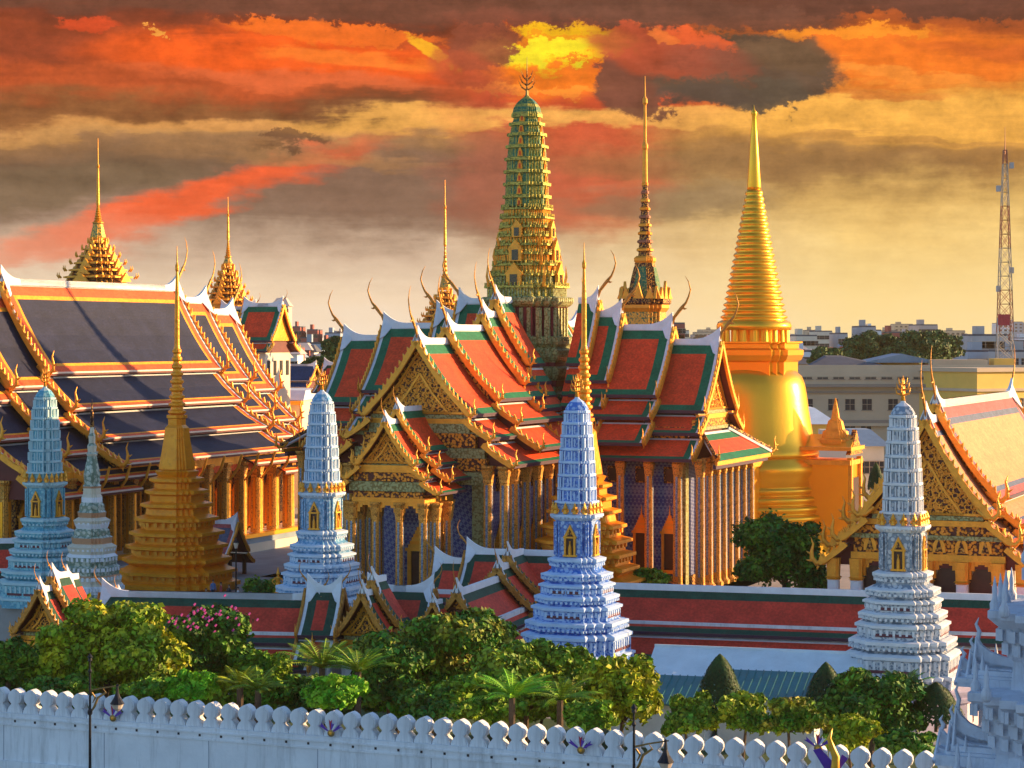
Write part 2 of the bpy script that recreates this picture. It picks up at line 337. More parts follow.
# ------------------------------------------------------------------ mesh builder
class MB:
    def __init__(s): s.v = []; s.f = []; s.m = []
    def add(s, pts, faces, m):
        o = len(s.v); s.v += [tuple(p) for p in pts]
        for k, f in enumerate(faces):
            s.f.append([o+i for i in f]); s.m.append(m[k] if isinstance(m, list) else m)
    def face(s, pts, m): s.add(pts, [list(range(len(pts)))], m)
    def box(s, cx, cy, z0, sx, sy, sz, m, rz=0.0):
        c, t = math.cos(rz), math.sin(rz); P = []
        for z in (z0, z0+sz):
            for (a, b) in ((-1, -1), (1, -1), (1, 1), (-1, 1)):
                x, y = a*sx/2, b*sy/2; P.append((cx+x*c-y*t, cy+x*t+y*c, z))
        s.add(P, [[3, 2, 1, 0], [4, 5, 6, 7], [0, 1, 5, 4], [1, 2, 6, 5], [2, 3, 7, 6], [3, 0, 4, 7]], m)
    def loft(s, rings, mats, cap0=True, cap1=True):
        n = len(rings[0]); o = len(s.v)
        for r in rings: s.v += [tuple(p) for p in r]
        for k in range(len(rings)-1):
            mm = mats[k] if isinstance(mats, list) else mats
            for i in range(n):
                j = (i+1) % n
                s.f.append([o+k*n+i, o+k*n+j, o+(k+1)*n+j, o+(k+1)*n+i]); s.m.append(mm)
        if cap0: s.f.append([o+i for i in range(n-1, -1, -1)]); s.m.append(mats[0] if isinstance(mats, list) else mats)
        if cap1: s.f.append([o+(len(rings)-1)*n+i for i in range(n)]); s.m.append(mats[-1] if isinstance(mats, list) else mats)
    def sect(s, sec, prof, m, cx=0.0, cy=0.0):
        """profile: (r, z) or (r, z, material of the band that starts here)"""
        rings = []; mats = []; cur = m
        for p in prof:
            if len(p) > 2: cur = p[2]
            rings.append([(cx+x*p[0], cy+y*p[0], p[1]) for (x, y) in sec]); mats.append(cur)
        s.loft(rings, mats)
    def tube(s, path, rad, n, m, fl=1.0, side=(0, 1, 0)):
        rings = []; side = Vector(side)
        path = [Vector(p) for p in path]
        for i, p in enumerate(path):
            t = (path[min(i+1, len(path)-1)]-path[max(i-1, 0)]).normalized()
            a = side - t*side.dot(t)
            if a.length < 1e-3: a = Vector((1, 0, 0)) - t*t.x
            a.normalize(); b = t.cross(a); r = rad[i] if isinstance(rad, (list, tuple)) else rad
            rings.append([p + a*(math.cos(q)*r*fl) + b*(math.sin(q)*r) for q in [2*math.pi*(k+.5)/n for k in range(n)]])
        s.loft(rings, m)
    def prism(s, pts, d, m):
        """extrude 3D polygon pts by vector d"""
        n = len(pts); d = Vector(d); A = [Vector(p) for p in pts]; Bq = [p+d for p in A]
        s.add(A+Bq, [list(range(n-1, -1, -1)), list(range(n, 2*n))]+[[i, (i+1) % n, n+(i+1) % n, n+i] for i in range(n)], m)
    def mesh(s, name, smooth=False):
        me = bpy.data.meshes.new(name); me.from_pydata(s.v, [], s.f)
        names = []
        for q in s.m:
            if q not in names: names.append(q)
        for q in names: me.materials.append(MATS[q])
        me.polygons.foreach_set('material_index', [names.index(q) for q in s.m])
        if smooth: me.polygons.foreach_set('use_smooth', [True]*len(s.f))
        me.update(); return me
    def build(s, name, parent=None, loc=(0, 0, 0), rz=0.0, smooth=False, label=None):
        return inst(name, s.mesh(name, smooth), parent, loc, rz, label)
def inst(name, me, parent=None, loc=(0, 0, 0), rz=0.0, label=None, scale=None):
    o = bpy.data.objects.new(name, me); COL.objects.link(o); o.parent = parent
    o.location = loc; o.rotation_euler = (0, 0, rz)
    if label: o['label'] = label
    if scale: o.scale = scale
    return o
def tag(o, label, cat, group=None):
    o['label'] = label; o['category'] = cat
    if group: o['group'] = group
    return o
def thing(name, label, cat, loc=(0, 0, 0), rz=0.0, group=None):
    o = bpy.data.objects.new(name, None); COL.objects.link(o); o.empty_display_size = 1
    o.location = loc; o.rotation_euler = (0, 0, rz); return tag(o, label, cat, group)
def structure(mb, name):
    o = mb.build(name); o['kind'] = 'structure'; return o
KIDS = {}
def copy_tree(o, parent=None):
    c = o.copy(); COL.objects.link(c)
    if parent: c.parent = parent
    for ch in list(o.children): copy_tree(ch, c)
    return c
def P(px, py, Y): return Vector(((px-512)*Y/F, Y, H-(py-HOR)*Y/F))
def redent(n=3, a=.55):
    q = []
    for i in range(n):
        x0 = 1-(1-a)*i/n; x1 = 1-(1-a)*(i+1)/n; y0 = a+(1-a)*i/n
        q += [(x0, y0), (x1, y0)]
    q.append((a, 1.0)); out = []
    for k in range(4):
        c, t = (1, 0, -1, 0)[k], (0, 1, 0, -1)[k]
        out += [(x*c-y*t, x*t+y*c) for x, y in q]
    # remove duplicates
    r = []
    for p in out:
        if not r or (abs(p[0]-r[-1][0])+abs(p[1]-r[-1][1])) > 1e-6: r.append(p)
    return r
def circle(n): return [(math.cos(2*math.pi*i/n), math.sin(2*math.pi*i/n)) for i in range(n)]
RED = redent(); RED2 = redent(2, .62); RED4 = redent(4, .5); OCT = [(math.cos(R(22.5+45*i))*1.08, math.sin(R(22.5+45*i))*1.08) for i in range(8)]
SQ = [(1, -1), (1, 1), (-1, 1), (-1, -1)]
def dentils(mb, sec, r, z, w, h, d, gap, m):
    """small blocks set along a moulding"""
    n = len(sec)
    for i in range(n):
        a = Vector((sec[i][0]*r, sec[i][1]*r)); b = Vector((sec[(i+1) % n][0]*r, sec[(i+1) % n][1]*r)); l = (b-a).length
        if l < w: continue
        k = max(1, int(l/gap)); t = (b-a)/l
        for j in range(k):
            p = a+t*(l*(j+.5)/k); mb.box(p.x, p.y, z, w, d, h, m, math.atan2(t.y, t.x))
random.seed(7)

# ------------------------------------------------------------------ Thai roof kit (roof frame: +x along the ridge outwards, y across, z up)
PAL_G = dict(trim=('trim', .30), rings=[('tile_green', .85)], field='tile_red', bot=('tile_green', .85), fascia='purple', cap='trim')
PAL_U = dict(trim=('trim', .28), rings=[('tile_orange', .75), ('tile_yellow', .32)], field='tile_navy', bot=None, fascia='trim_warm', cap='trim')
PAL_GAL = dict(trim=('trim', .30), rings=[('tile_dkgreen', .75)], field='tile_gred', bot=None, fascia='purple', cap='trim')
PAL_R = dict(trim=('trim', .30), rings=[('tile_rose', .8), ('tile_slate', .5)], field='tile_amber', bot=None, fascia='purple', cap='trim')
PAL_P = dict(trim=('trim', .28), rings=[('tile_rose', .5)], field='tile_slate', bot=None, fascia='purple', cap='trim')

def slope_pts(t, v, zr, sag):
    w0, d0, w1, d1 = t
    return w0+(w1-w0)*v, zr+d0+(d1-d0)*v - sag*math.sin(math.pi*v)
def roof_panels(mb, u0, u1, zr, tiers, pal, inner_open, k=1.0):
    L = u1-u0
    for ti, t in enumerate(tiers):
        sl = math.hypot(t[2]-t[0], t[3]-t[1]); sag = .06*sl if ti == 0 else .04*sl
        tw = pal['trim'][1]*k; rw = [r[1]*k*(1 if ti == 0 else .72) for r in pal['rings']]
        ul = [(0, 0)]; acc = tw; ul.append((acc, 1))
        for i, r in enumerate(rw): acc += r; ul.append((acc, 2+i))
        accv = tw if ti == 0 else tw*.7; vt = [accv]
        if ti == 0:
            for r in rw: accv += r; vt.append(accv)
        vb = []; a2 = 0
        for r in rw: a2 += r*(1 if ti == 0 else .8); vb.append(a2)
        # u cells: outer end at u1; inner end plain when it runs under the next roof
        cells_u = []
        us = [u1]; a = u1-tw; us.append(a); cu = [0]
        for i, r in enumerate(rw): a -= r; us.append(a); cu.append(1+i)
        if inner_open:
            inner = u0
            us.append(inner); cu.append(99)
        else:
            b = u0+tw+sum(rw)
            us.append(b); cu.append(99)
            for i in range(len(rw)-1, -1, -1): b -= rw[i]; us.append(b); cu.append(1+i)
            us.append(u0); cu.append(0)
        vs = [0]+vt; cv = [0]+([1+i for i in range(len(rw))] if ti == 0 else [])
        fe = sl-sum(rw[i]*(1 if ti == 0 else .8) for i in range(len(rw)))
        nf = 4 if ti == 0 else 2
        f0 = vs[-1]
        for i in range(1, nf+1): vs.append(f0+(fe-f0)*i/nf); cv.append(99)
        for i in range(len(rw)-1, -1, -1): vs.append(vs[-1]+rw[i]*(1 if ti == 0 else .8)); cv.append(1+i)
        vs[-1] = sl
        cols = [pal['trim'][0]]+[r[0] for r in pal['rings']]
        for s in (1, -1):
            for i in range(len(us)-1):
                for j in range(len(vs)-1):
                    ring = min(cu[i], cv[j]); m = pal['field'] if ring == 99 else cols[ring]
                    q = []
                    for (uu, vv) in ((us[i], vs[j]), (us[i], vs[j+1]), (us[i+1], vs[j+1]), (us[i+1], vs[j])):
                        w, z = slope_pts(t, vv/sl, zr, sag); q.append((uu, s*w, z))
                    if s < 0: q.reverse()
                    mb.face(q, m)
            # underside and edges
            th = .14*k; nv = 5; A = [slope_pts(t, q/nv, zr, sag) for q in range(nv+1)]
            for q in range(nv):
                (w0, z0), (w1, z1) = A[q], A[q+1]
                mb.face([(u0, s*w0, z0-th), (u1, s*w0, z0-th), (u1, s*w1, z1-th), (u0, s*w1, z1-th)], 'soffit')
                for uu in (u0, u1): mb.face([(uu, s*w0, z0), (uu, s*w1, z1), (uu, s*w1, z1-th), (uu, s*w0, z0-th)], 'trim' if uu == u1 else 'soffit')
            w, z = A[-1]
            # fascia: thin pale line, dark board below
            mb.box((u0+u1)/2, s*(w+.03), z-.12*k, L, .10, .14*k, pal['fascia'])
            mb.box((u0+u1)/2, s*(w-.02), z-.29*k, L, .10, .17*k, 'purple' if pal['fascia'] == 'purple' else 'soffit')
HORN_CACHE = {}
def horn_mesh(kind, h):
    key = (kind, round(h, 2))
    if key in HORN_CACHE: return HORN_CACHE[key]
    mb = MB()
    if kind == 'finial':     # ridge-end horn: bulb, beak and long curving neck
        pts = [(-.12, -.25), (.06, .10), (.28, .30), (.42, .42), (.50, .55), (.56, .70), (.50, .88), (.40, 1.0)]
        rr = [.060, .060, .066, .042, .034, .028, .018, .006]
        mb.tube([(x*h*.75, 0, z*h) for x, z in pts], [r*h*.62 for r in rr], 6, 'bronze_gold', .6)
        mb.tube([(.20*h, 0, .33*h), (.29*h, 0, .28*h), (.34*h, 0, .29*h)], [.04*h, .022*h, .005*h], 5, 'bronze_gold', .6)
    else:                    # eave horn: upturned naga head
        pts = [(-.50, .34), (-.20, .05), (.12, .00), (.30, .20), (.30, .48), (.24, .74), (.34, 1.0)]
        rr = [.12, .15, .16, .14, .10, .06, .015]
        mb.tube([(x*h, 0, z*h) for x, z in pts], [r*h*.68 for r in rr], 6, 'gold', .7)
        for a, b in (((.05, -.1), (.1, -.26)), ((.3, .1), (.52, .12)), ((.33, .36), (.52, .46)), ((-.2, .2), (-.12, .5))):
            mb.tube([(a[0]*h, 0, a[1]*h), ((a[0]+b[0])/2*h, 0, (a[1]+b[1])/2*h-.02), (b[0]*h, 0, b[1]*h)], [.06*h, .04*h, .01*h], 5, 'gold', .6)
    HORN_CACHE[key] = mb.mesh('roof_horn' if kind != 'finial' else 'roof_finial', True); return HORN_CACHE[key]
def bargeboard(roof, u, zr, tiers, k, teeth=True, d=1, m='gold'):
    mb = MB()
    for s in (1, -1):
        for ti, t in enumerate(tiers):
            sl = math.hypot(t[2]-t[0], t[3]-t[1]); sag = .06*sl if ti == 0 else .04*sl
            nv = 7; path = []
            for q in range(nv+1):
                w, z = slope_pts(t, q/nv, zr, sag); path.append((w, z))
            rings = []
            for i, (w, z) in enumerate(path):
                a = path[max(i-1, 0)]; b = path[min(i+1, nv)]; dx, dz = b[0]-a[0], b[1]-a[1]; l = math.hypot(dx, dz); nx, nz = -dz/l, dx/l
                if nz < 0: nx, nz = -nx, -nz
                wav = .07*k*math.sin(i*2.4)
                hi = (.15*k+wav); lo = -.27*k
                u0, u1 = u+.02*d, u+.30*k*d
                rings.append([(u0, s*(w+nx*hi), z+nz*hi), (u1, s*(w+nx*hi), z+nz*hi), (u1, s*(w+nx*lo), z+nz*lo), (u0, s*(w+nx*lo), z+nz*lo)])
            mb.loft(rings, m)
            if teeth:
                n = max(2, int(sl/(.62*k)))
                for q in range(n):
                    w, z = slope_pts(t, (q+.5)/n, zr, sag); a = slope_pts(t, (q+.9)/n, zr, sag)
                    dx, dz = a[0]-w, a[1]-z; l = math.hypot(dx, dz); tx, tz = dx/l, dz/l; nx, nz = -tz, tx
                    if nz < 0: nx, nz = -nx, -nz
                    b0 = (w-tx*.2*k+nx*.18*k, z-tz*.2*k+nz*.18*k); b1 = (w+tx*.2*k+nx*.18*k, z+tz*.2*k+nz*.18*k)
                    tip = (w-tx*.16*k+nx*.44*k, z-tz*.16*k+nz*.44*k+.06*k)
                    uu = u+.08*k*d
                    pr = [(uu, s*b0[0], b0[1]), (uu, s*b1[0], b1[1]), (uu, s*tip[0], tip[1])]
                    mb.prism(pr if s*d > 0 else pr[::-1], (.14*k*d, 0, 0), m)
    return mb.build('bargeboard', roof)
def gable_ring(u, zr, tiers, dz=0.0, dw=0.0, zmin=None):
    """outline of the gable under the roof line"""
    right = []
    for ti, t in enumerate(tiers):
        sl = math.hypot(t[2]-t[0], t[3]-t[1])
        for v in ((0, .5, 1) if ti == 0 else (0, 1)):
            w, z = slope_pts(t, v, zr, .06*sl); right.append((max(0, w-dw), z-dz))
    if zmin is not None:
        right = [p for p in right if p[1] > zmin]+[(right[-1][0] if right[-1][1] > zmin else [p for p in right if p[1] > zmin][-1][0], zmin)]
    return [(u, -w, z) for w, z in right[::-1]] + [(u, w, z) for w, z in right[1:]] if right[0][0] < .01 else [(u, -w, z) for w, z in right[::-1]] + [(u, w, z) for w, z in right]
def pediment(roof, u, zr, tiers, k, rich=True, ntop=1, m='gold_carved'):
    """carved gable panel: nested frames, scrollwork and beams"""
    mb = MB(); th = .15
    rc = .9 if rich else .5; u = u+.9-rc
    tt = tiers[0]; wb, zb = tt[2]*.90, zr+tt[3]-.05
    A = [(u-.9, -wb, zb), (u-.9, wb, zb), (u-.9, wb*.45, zb+(zr-zb)*.44), (u-.9, 0, zr-.5), (u-.9, -wb*.45, zb+(zr-zb)*.44)]
    mb.prism(A, (th, 0, 0), m)
    # soffit board behind the whole outline
    g = gable_ring(u-1.05, zr, tiers, .25, .15)
    mb.prism(g, (-.1, 0, 0), 'soffit')
    if rich:
        for sc_, mm in ((.98, 'gold'), (.62, 'gold')):
            for s in (1, -1):
                a = Vector((u-.70, s*wb*sc_*.95, zb+.1)); b = Vector((u-.70, 0, zb+(zr-.6-zb)*sc_))
                mb.tube([a, a.lerp(b, .5)-Vector((0, s*.12*sc_, .18*sc_)), b], [.13*k]*3, 4, mm)
            mb.tube([(u-.70, -wb*sc_, zb+.12), (u-.70, wb*sc_, zb+.12)], [.13*k]*2, 4, mm)
        hh = zr-.5-zb; rows = max(3, int(hh/(.42*k)))
        for i in range(rows):
            z = zb+.3+i*hh/rows; wr = wb*(1-(z-zb)/(zr-.3-zb))*.92; n = max(1, int(wr*2/(.45*k)))
            for j in range(n):
                y = -wr+2*wr*(j+.5)/n+random.uniform(-.06, .06); s = random.uniform(.12, .2)*k; a = random.uniform(0, 3)
                mb.tube([(u-.72, y+s*math.cos(a+q*1.3)*(1+q*.25), z+s*math.sin(a+q*1.3)*(1+q*.25)) for q in range(5)], [.02*k, .06*k, .075*k, .06*k, .02*k], 4, 'gold')
        # beams with dentils below the triangle
        z = zb; ww = tiers[-1][2]*.86
        for q, (hh2, mm) in enumerate(((.35, 'pale_green'), (.45, 'gold'), (.7, 'gold_carved'), (.35, 'pale_green'))):
            zz = z-hh2*k
            if zz < zr+tiers[-1][3]-1.2*k: break
            wq = wb
            for t in tiers:
                if zr+t[3] <= zz+.3: break
                wq = t[2]
            for t in tiers[::-1]:
                if zr+t[1] > zz: wq = t[0]+(t[2]-t[0])*min(1, max(0, (zr+t[1]-zz)/(t[1]-t[3]))); break
            mb.box(u-.85+.1*(q % 2), 0, zz, .3, wq*1.86, hh2*k-.02, mm); z = zz
    return mb.build('pediment', roof)
def ridge_cap(roof, u0, u1, zr, k, both=False, m='trim'):
    mb = MB(); L = u1-u0; rise = 1.15*k; ext = min(2.6*k, L*.6)
    xs = [u0, u1-ext]+[u1-ext+ext*q/6 for q in range(1, 7)]
    rings = []
    for x in xs:
        e = max(0, (x-(u1-ext))/ext); top = .32*k+rise*e**2.2; bot = -.10
        w = .20*k*(1-.55*e)
        rings.append([(x, w*1.3, zr+bot-.12*k), (x, w, zr+top), (x, -w, zr+top), (x, -w*1.3, zr+bot-.12*k)])
    mb.loft(rings, m)
    if both:
        rings = []
        for x in xs:
            e = max(0, (x-(u1-ext))/ext); top = .32*k+rise*e**2.2; w = .20*k*(1-.55*e); xx = u0+u1-x-.003
            rings.append([(xx, -w*1.3, zr-.10-.12*k), (xx, -w, zr+top), (xx, w, zr+top), (xx, w*1.3, zr-.10-.12*k)])
        mb.loft(rings, m)
    # side flares of the white edge next to the gable
    for s in (1, -1):
        for (ua, d) in ((u1, 1),)+(((u0, -1),) if both else ()):
            mb.prism([(ua-.02*d, 0, zr+.9*k), (ua-1.1*k*d, 0, zr+.05), (ua-.5*k*d, s*.75*k, zr-1.0*k), (ua-.02*d, s*.95*k, zr-1.3*k)][::(1 if s*d > 0 else -1)], (0, s*.05, .04), m)
    return mb.build('ridge_cap', roof)
def roof_section(root, u0, u1, zr, tiers, pal, loc=(0, 0, 0), rz=0.0, k=1.0, both=False, rich=False, horns=True, finial=2.6, teeth=True, hh=1.5, gable=True, gm='gold_carved', bm='gold'):
    mb = MB(); roof_panels(mb, u0, u1, zr, tiers, pal, not both, k)
    roof = mb.build('roof', root, loc, rz)
    ridge_cap(roof, u0, u1, zr, k, both, pal['cap'])
    ends = [(u1, 1)]+([(u0, -1)] if both else [])
    for (u, d) in ends:
        bargeboard(roof, u, zr, tiers, k, teeth, d, bm)
        if gable:
            if d > 0: pediment(roof, u, zr, tiers, k, rich, m=gm)
            else:
                g = MB(); g.prism(gable_ring(u+1.0, zr, tiers, .4, .25), (.1, 0, 0), gm); g.build('pediment', roof)
        if finial:
            inst('roof_finial', horn_mesh('finial', finial*k), roof, (u-.05*d, 0, zr+.55*k), 0 if d > 0 else math.pi)
        if horns:
            for t in tiers:
                for s in (1, -1):
                    inst('roof_horn', horn_mesh('horn', hh*k), roof, (u+.16*k*d, s*(t[2]-.05), zr+t[3]-.12*k), R(90)*s)
    return roof
COLM = {}
def column_mesh(h, w, kind='blue'):
    key = (round(h, 2), w, kind)
    if key in COLM: return COLM[key]
    mb = MB(); g = 'col_gold'
    mb.sect(RED2, [(w*.95, 0, g), (w*.95, .35), (w*.8, .45), (w*.62, .6), (w*.55, h-1.5), (w*.62, h-1.4), (w*.60, h-1.2), (w*.80, h-.5), (w*.66, h-.4), (w*.9, h-.15), (w*.9, h)], g)
    inset = 'col_blue' if kind == 'blue' else 'gold_smooth'
    for q in range(4):
        a = q*math.pi/2; r = w*.575
        mb.box(math.cos(a)*r, math.sin(a)*r, .75, w*.30, .05, h-2.4, inset, a+math.pi/2)
    COLM[key] = mb.mesh('column'); return COLM[key]
WINM = {}
def window_mesh(h, w):
    key = (h, w)
    if key not in WINM:
        fr = MB()   # frame in the xz plane, facing -y
        for s in (-1, 1): fr.box(s*w*.5, -.12, 0, w*.18, .3, h*.62, 'gold')
        fr.box(0, -.14, h*.62, w*1.35, .4, h*.04, 'gold'); fr.box(0, -.14, -h*.06, w*1.35, .45, h*.06, 'gold')
        for q in range(6):
            r = w*.6*(1-q/6.5); fr.box(0, -.13, h*(.66+.045*q), r*2*.9, .32*(1-q/8), h*.045, 'gold_leaf' if q % 2 else 'gold')
        fr.tube([(0, -.13, h*.90), (0, -.13, h*1.1)], [.10, .015], 6, 'gold')
        pa = MB(); pa.box(0, -.05, .02, w*.82, .12, h*.61, 'door_dark')
        WINM[key] = (fr.mesh('frame'), pa.mesh('pane'))
    return WINM[key]
def add_window(root, loc, rz, h=4.2, w=1.3):
    f, p = window_mesh(h, w)
    o = inst('window', f, root, loc, rz); inst('pane', p, o); return o

# ------------------------------------------------------------------ ground and setting
g = MB(); g.face([(-6000, -300, -.35), (6000, -300, -.35), (6000, 11000, -.35), (-6000, 11000, -.35)], 'earth'); structure(g, 'ground')
def strip(name, cx, cy, rz, x0, x1, y0, y1, z0, z1, m):
    mb = MB(); c, s = math.cos(rz), math.sin(rz); P8 = []
    for z in (z0, z1):
        for x, y in ((x0, y0), (x1, y0), (x1, y1), (x0, y1)): P8.append((cx+x*c-y*s, cy+x*s+y*c, z))
    mb.add(P8, [[3, 2, 1, 0], [4, 5, 6, 7], [0, 1, 5, 4], [1, 2, 6, 5], [2, 3, 7, 6], [3, 0, 4, 7]], m); return structure(mb, name)
WX, WY, WR = -2.3, 128.3, R(-22.6)
strip('road', WX, WY, WR, -120, 120, -70, -9, -.3, -.14, 'asphalt')
strip('pavement', WX, WY, WR, -120, 120, -9, .35, -.3, 0, 'paving')
strip('lawn', WX, WY, WR, -90, 110, .45, 29, -.3, .02, 'grass')
strip('path', WX, WY, WR, -90, 110, 29, 52, -.3, .0, 'paving')
strip('courtyard', 0, 178, TH, -80, 90, 3, 150, -.3, 3.0, 'paving')
mb = MB()
for i in range(30):
    u = -110+i*8; c, s = math.cos(WR), math.sin(WR)
    q = [(u, -40), (u+3, -40), (u+3, -39.8), (u, -39.8)]
    mb.face([(WX+x*c-y*s, WY+x*s+y*c, -.136) for x, y in q], 'marking')
structure(mb, 'road_markings')

hz = bpy.data.materials.new('haze'); hz.use_nodes = True; hz.node_tree.nodes.clear()
_o = hz.node_tree.nodes.new('ShaderNodeOutputMaterial'); _v = hz.node_tree.nodes.new('ShaderNodeVolumePrincipled')
_v.inputs['Color'].default_value = (1.0, .80, .55, 1); _v.inputs['Density'].default_value = HAZE; _v.inputs['Anisotropy'].default_value = .2
hz.node_tree.links.new(_v.outputs[0], _o.inputs['Volume']); MATS['haze'] = hz
g = MB(); g.box(0, 1500, -1.4, 5200, 3800, 84, 'haze'); o = g.build('haze'); o['kind'] = 'stuff'

# ------------------------------------------------------------------ palace wall
wall = thing('palace_wall', 'long whitewashed crenellated wall with moulded cornice across the front', 'wall', (WX, WY, 0), WR)
mb = MB(); U0, U1 = -62, 52
mb.box((U0+U1)/2, 0, 0, U1-U0, .9, 2.62, 'plaster')
for (z, h, d) in ((2.62, .12, 1.06), (2.74, .30, .98), (3.04, .10, 1.14), (3.14, .22, 1.02)): mb.box((U0+U1)/2, 0, z, U1-U0, d, h, 'plaster')
mb.box((U0+U1)/2, 0, 0, U1-U0, 1.3, .5, 'plaster')
u = U0+1
while u < U1:
    mb.box(u, -.49, 2.83, .14, .03, .14, 'hole'); u += 1.42
u = U0+3
while u < U1: mb.box(u, -.452, .5, .05, .012, 2.1, 'plaster_line'); u += 7.1
mb.build('wall_body', wall)
mer = MB()
prof = [(.53, 0), (.53, .10), (.44, .32), (.27, .50), (.27, .56), (.40, .68), (.47, .88), (.45, 1.08), (.33, 1.27), (.14, 1.40), (0, 1.45)]
pts = [(x, -.30, z) for x, z in prof]+[(-x, -.30, z) for x, z in prof[::-1][1:]]
mer.prism(pts, (0, .6, 0), 'plaster')
pts2 = [(x*.8, -.34, .06+z*.9) for x, z in prof]+[(-x*.8, -.34, .06+z*.9) for x, z in prof[::-1][1:]]
mer.prism(pts2, (0, .045, 0), 'plaster')
me = mer.mesh('merlon')
k = 0; u = -48.0
while u < 50:
    inst('merlon', me, wall, (u, 0, 3.36)); u += 1.13; k += 1

# ------------------------------------------------------------------ prangs (tapering corncob towers)
def finial_mesh(h, m='gold'):
    mb = MB(); mb.tube([(0, 0, 0), (0, 0, h*.3), (0, 0, h)], [.10*h, .05*h, .01*h], 6, m)
    for lv, (z, r) in enumerate(((.22, .30), (.42, .26), (.62, .18))):
        for q in range(4):
            a = q*math.pi/2+.4*0
            mb.tube([(0, 0, z*h), (math.cos(a)*r*h*.8, math.sin(a)*r*h*.8, (z+.06)*h), (math.cos(a)*r*h, math.sin(a)*r*h, (z+.30)*h)], [.045*h, .04*h, .008*h], 5, m)
    return mb.mesh('finial', True)
FIN = finial_mesh(1.7)
def niche(root, z, h, w, r, ang):
    mb = MB()
    for s in (-1, 1): mb.box(s*w*.42, 0, 0, w*.16, .25, h*.62, 'gold')
    mb.box(0, .02, h*.60, w*1.15, .3, h*.05, 'gold'); mb.box(0, .02, -.02, w*1.2, .34, h*.06, 'gold')
    mb.prism([(-w*.55, -.1, h*.65), (w*.55, -.1, h*.65), (w*.3, -.1, h*.82), (0, -.1, h*1.05), (-w*.3, -.1, h*.82)], (0, .2, 0), 'gold')
    mb.prism([(-w*.3, -.16, h*.66), (w*.3, -.16, h*.66), (0, -.16, h*.9)], (0, .1, 0), 'gold_dark')
    mb.box(0, .08, .02, w*.66, .12, h*.6, 'door_dark')
    mb.tube([(0, -.05, .1), (0, -.05, h*.3), (0, -.05, h*.42), (0, -.05, h*.5)], [w*.16, w*.14, w*.05, w*.09], 6, 'gold')
    a = ang-math.pi/2
    # outward direction for local -y is a rotated frame
    return mb.build('niche', root, (math.cos(a)*r, math.sin(a)*r, z), ang)
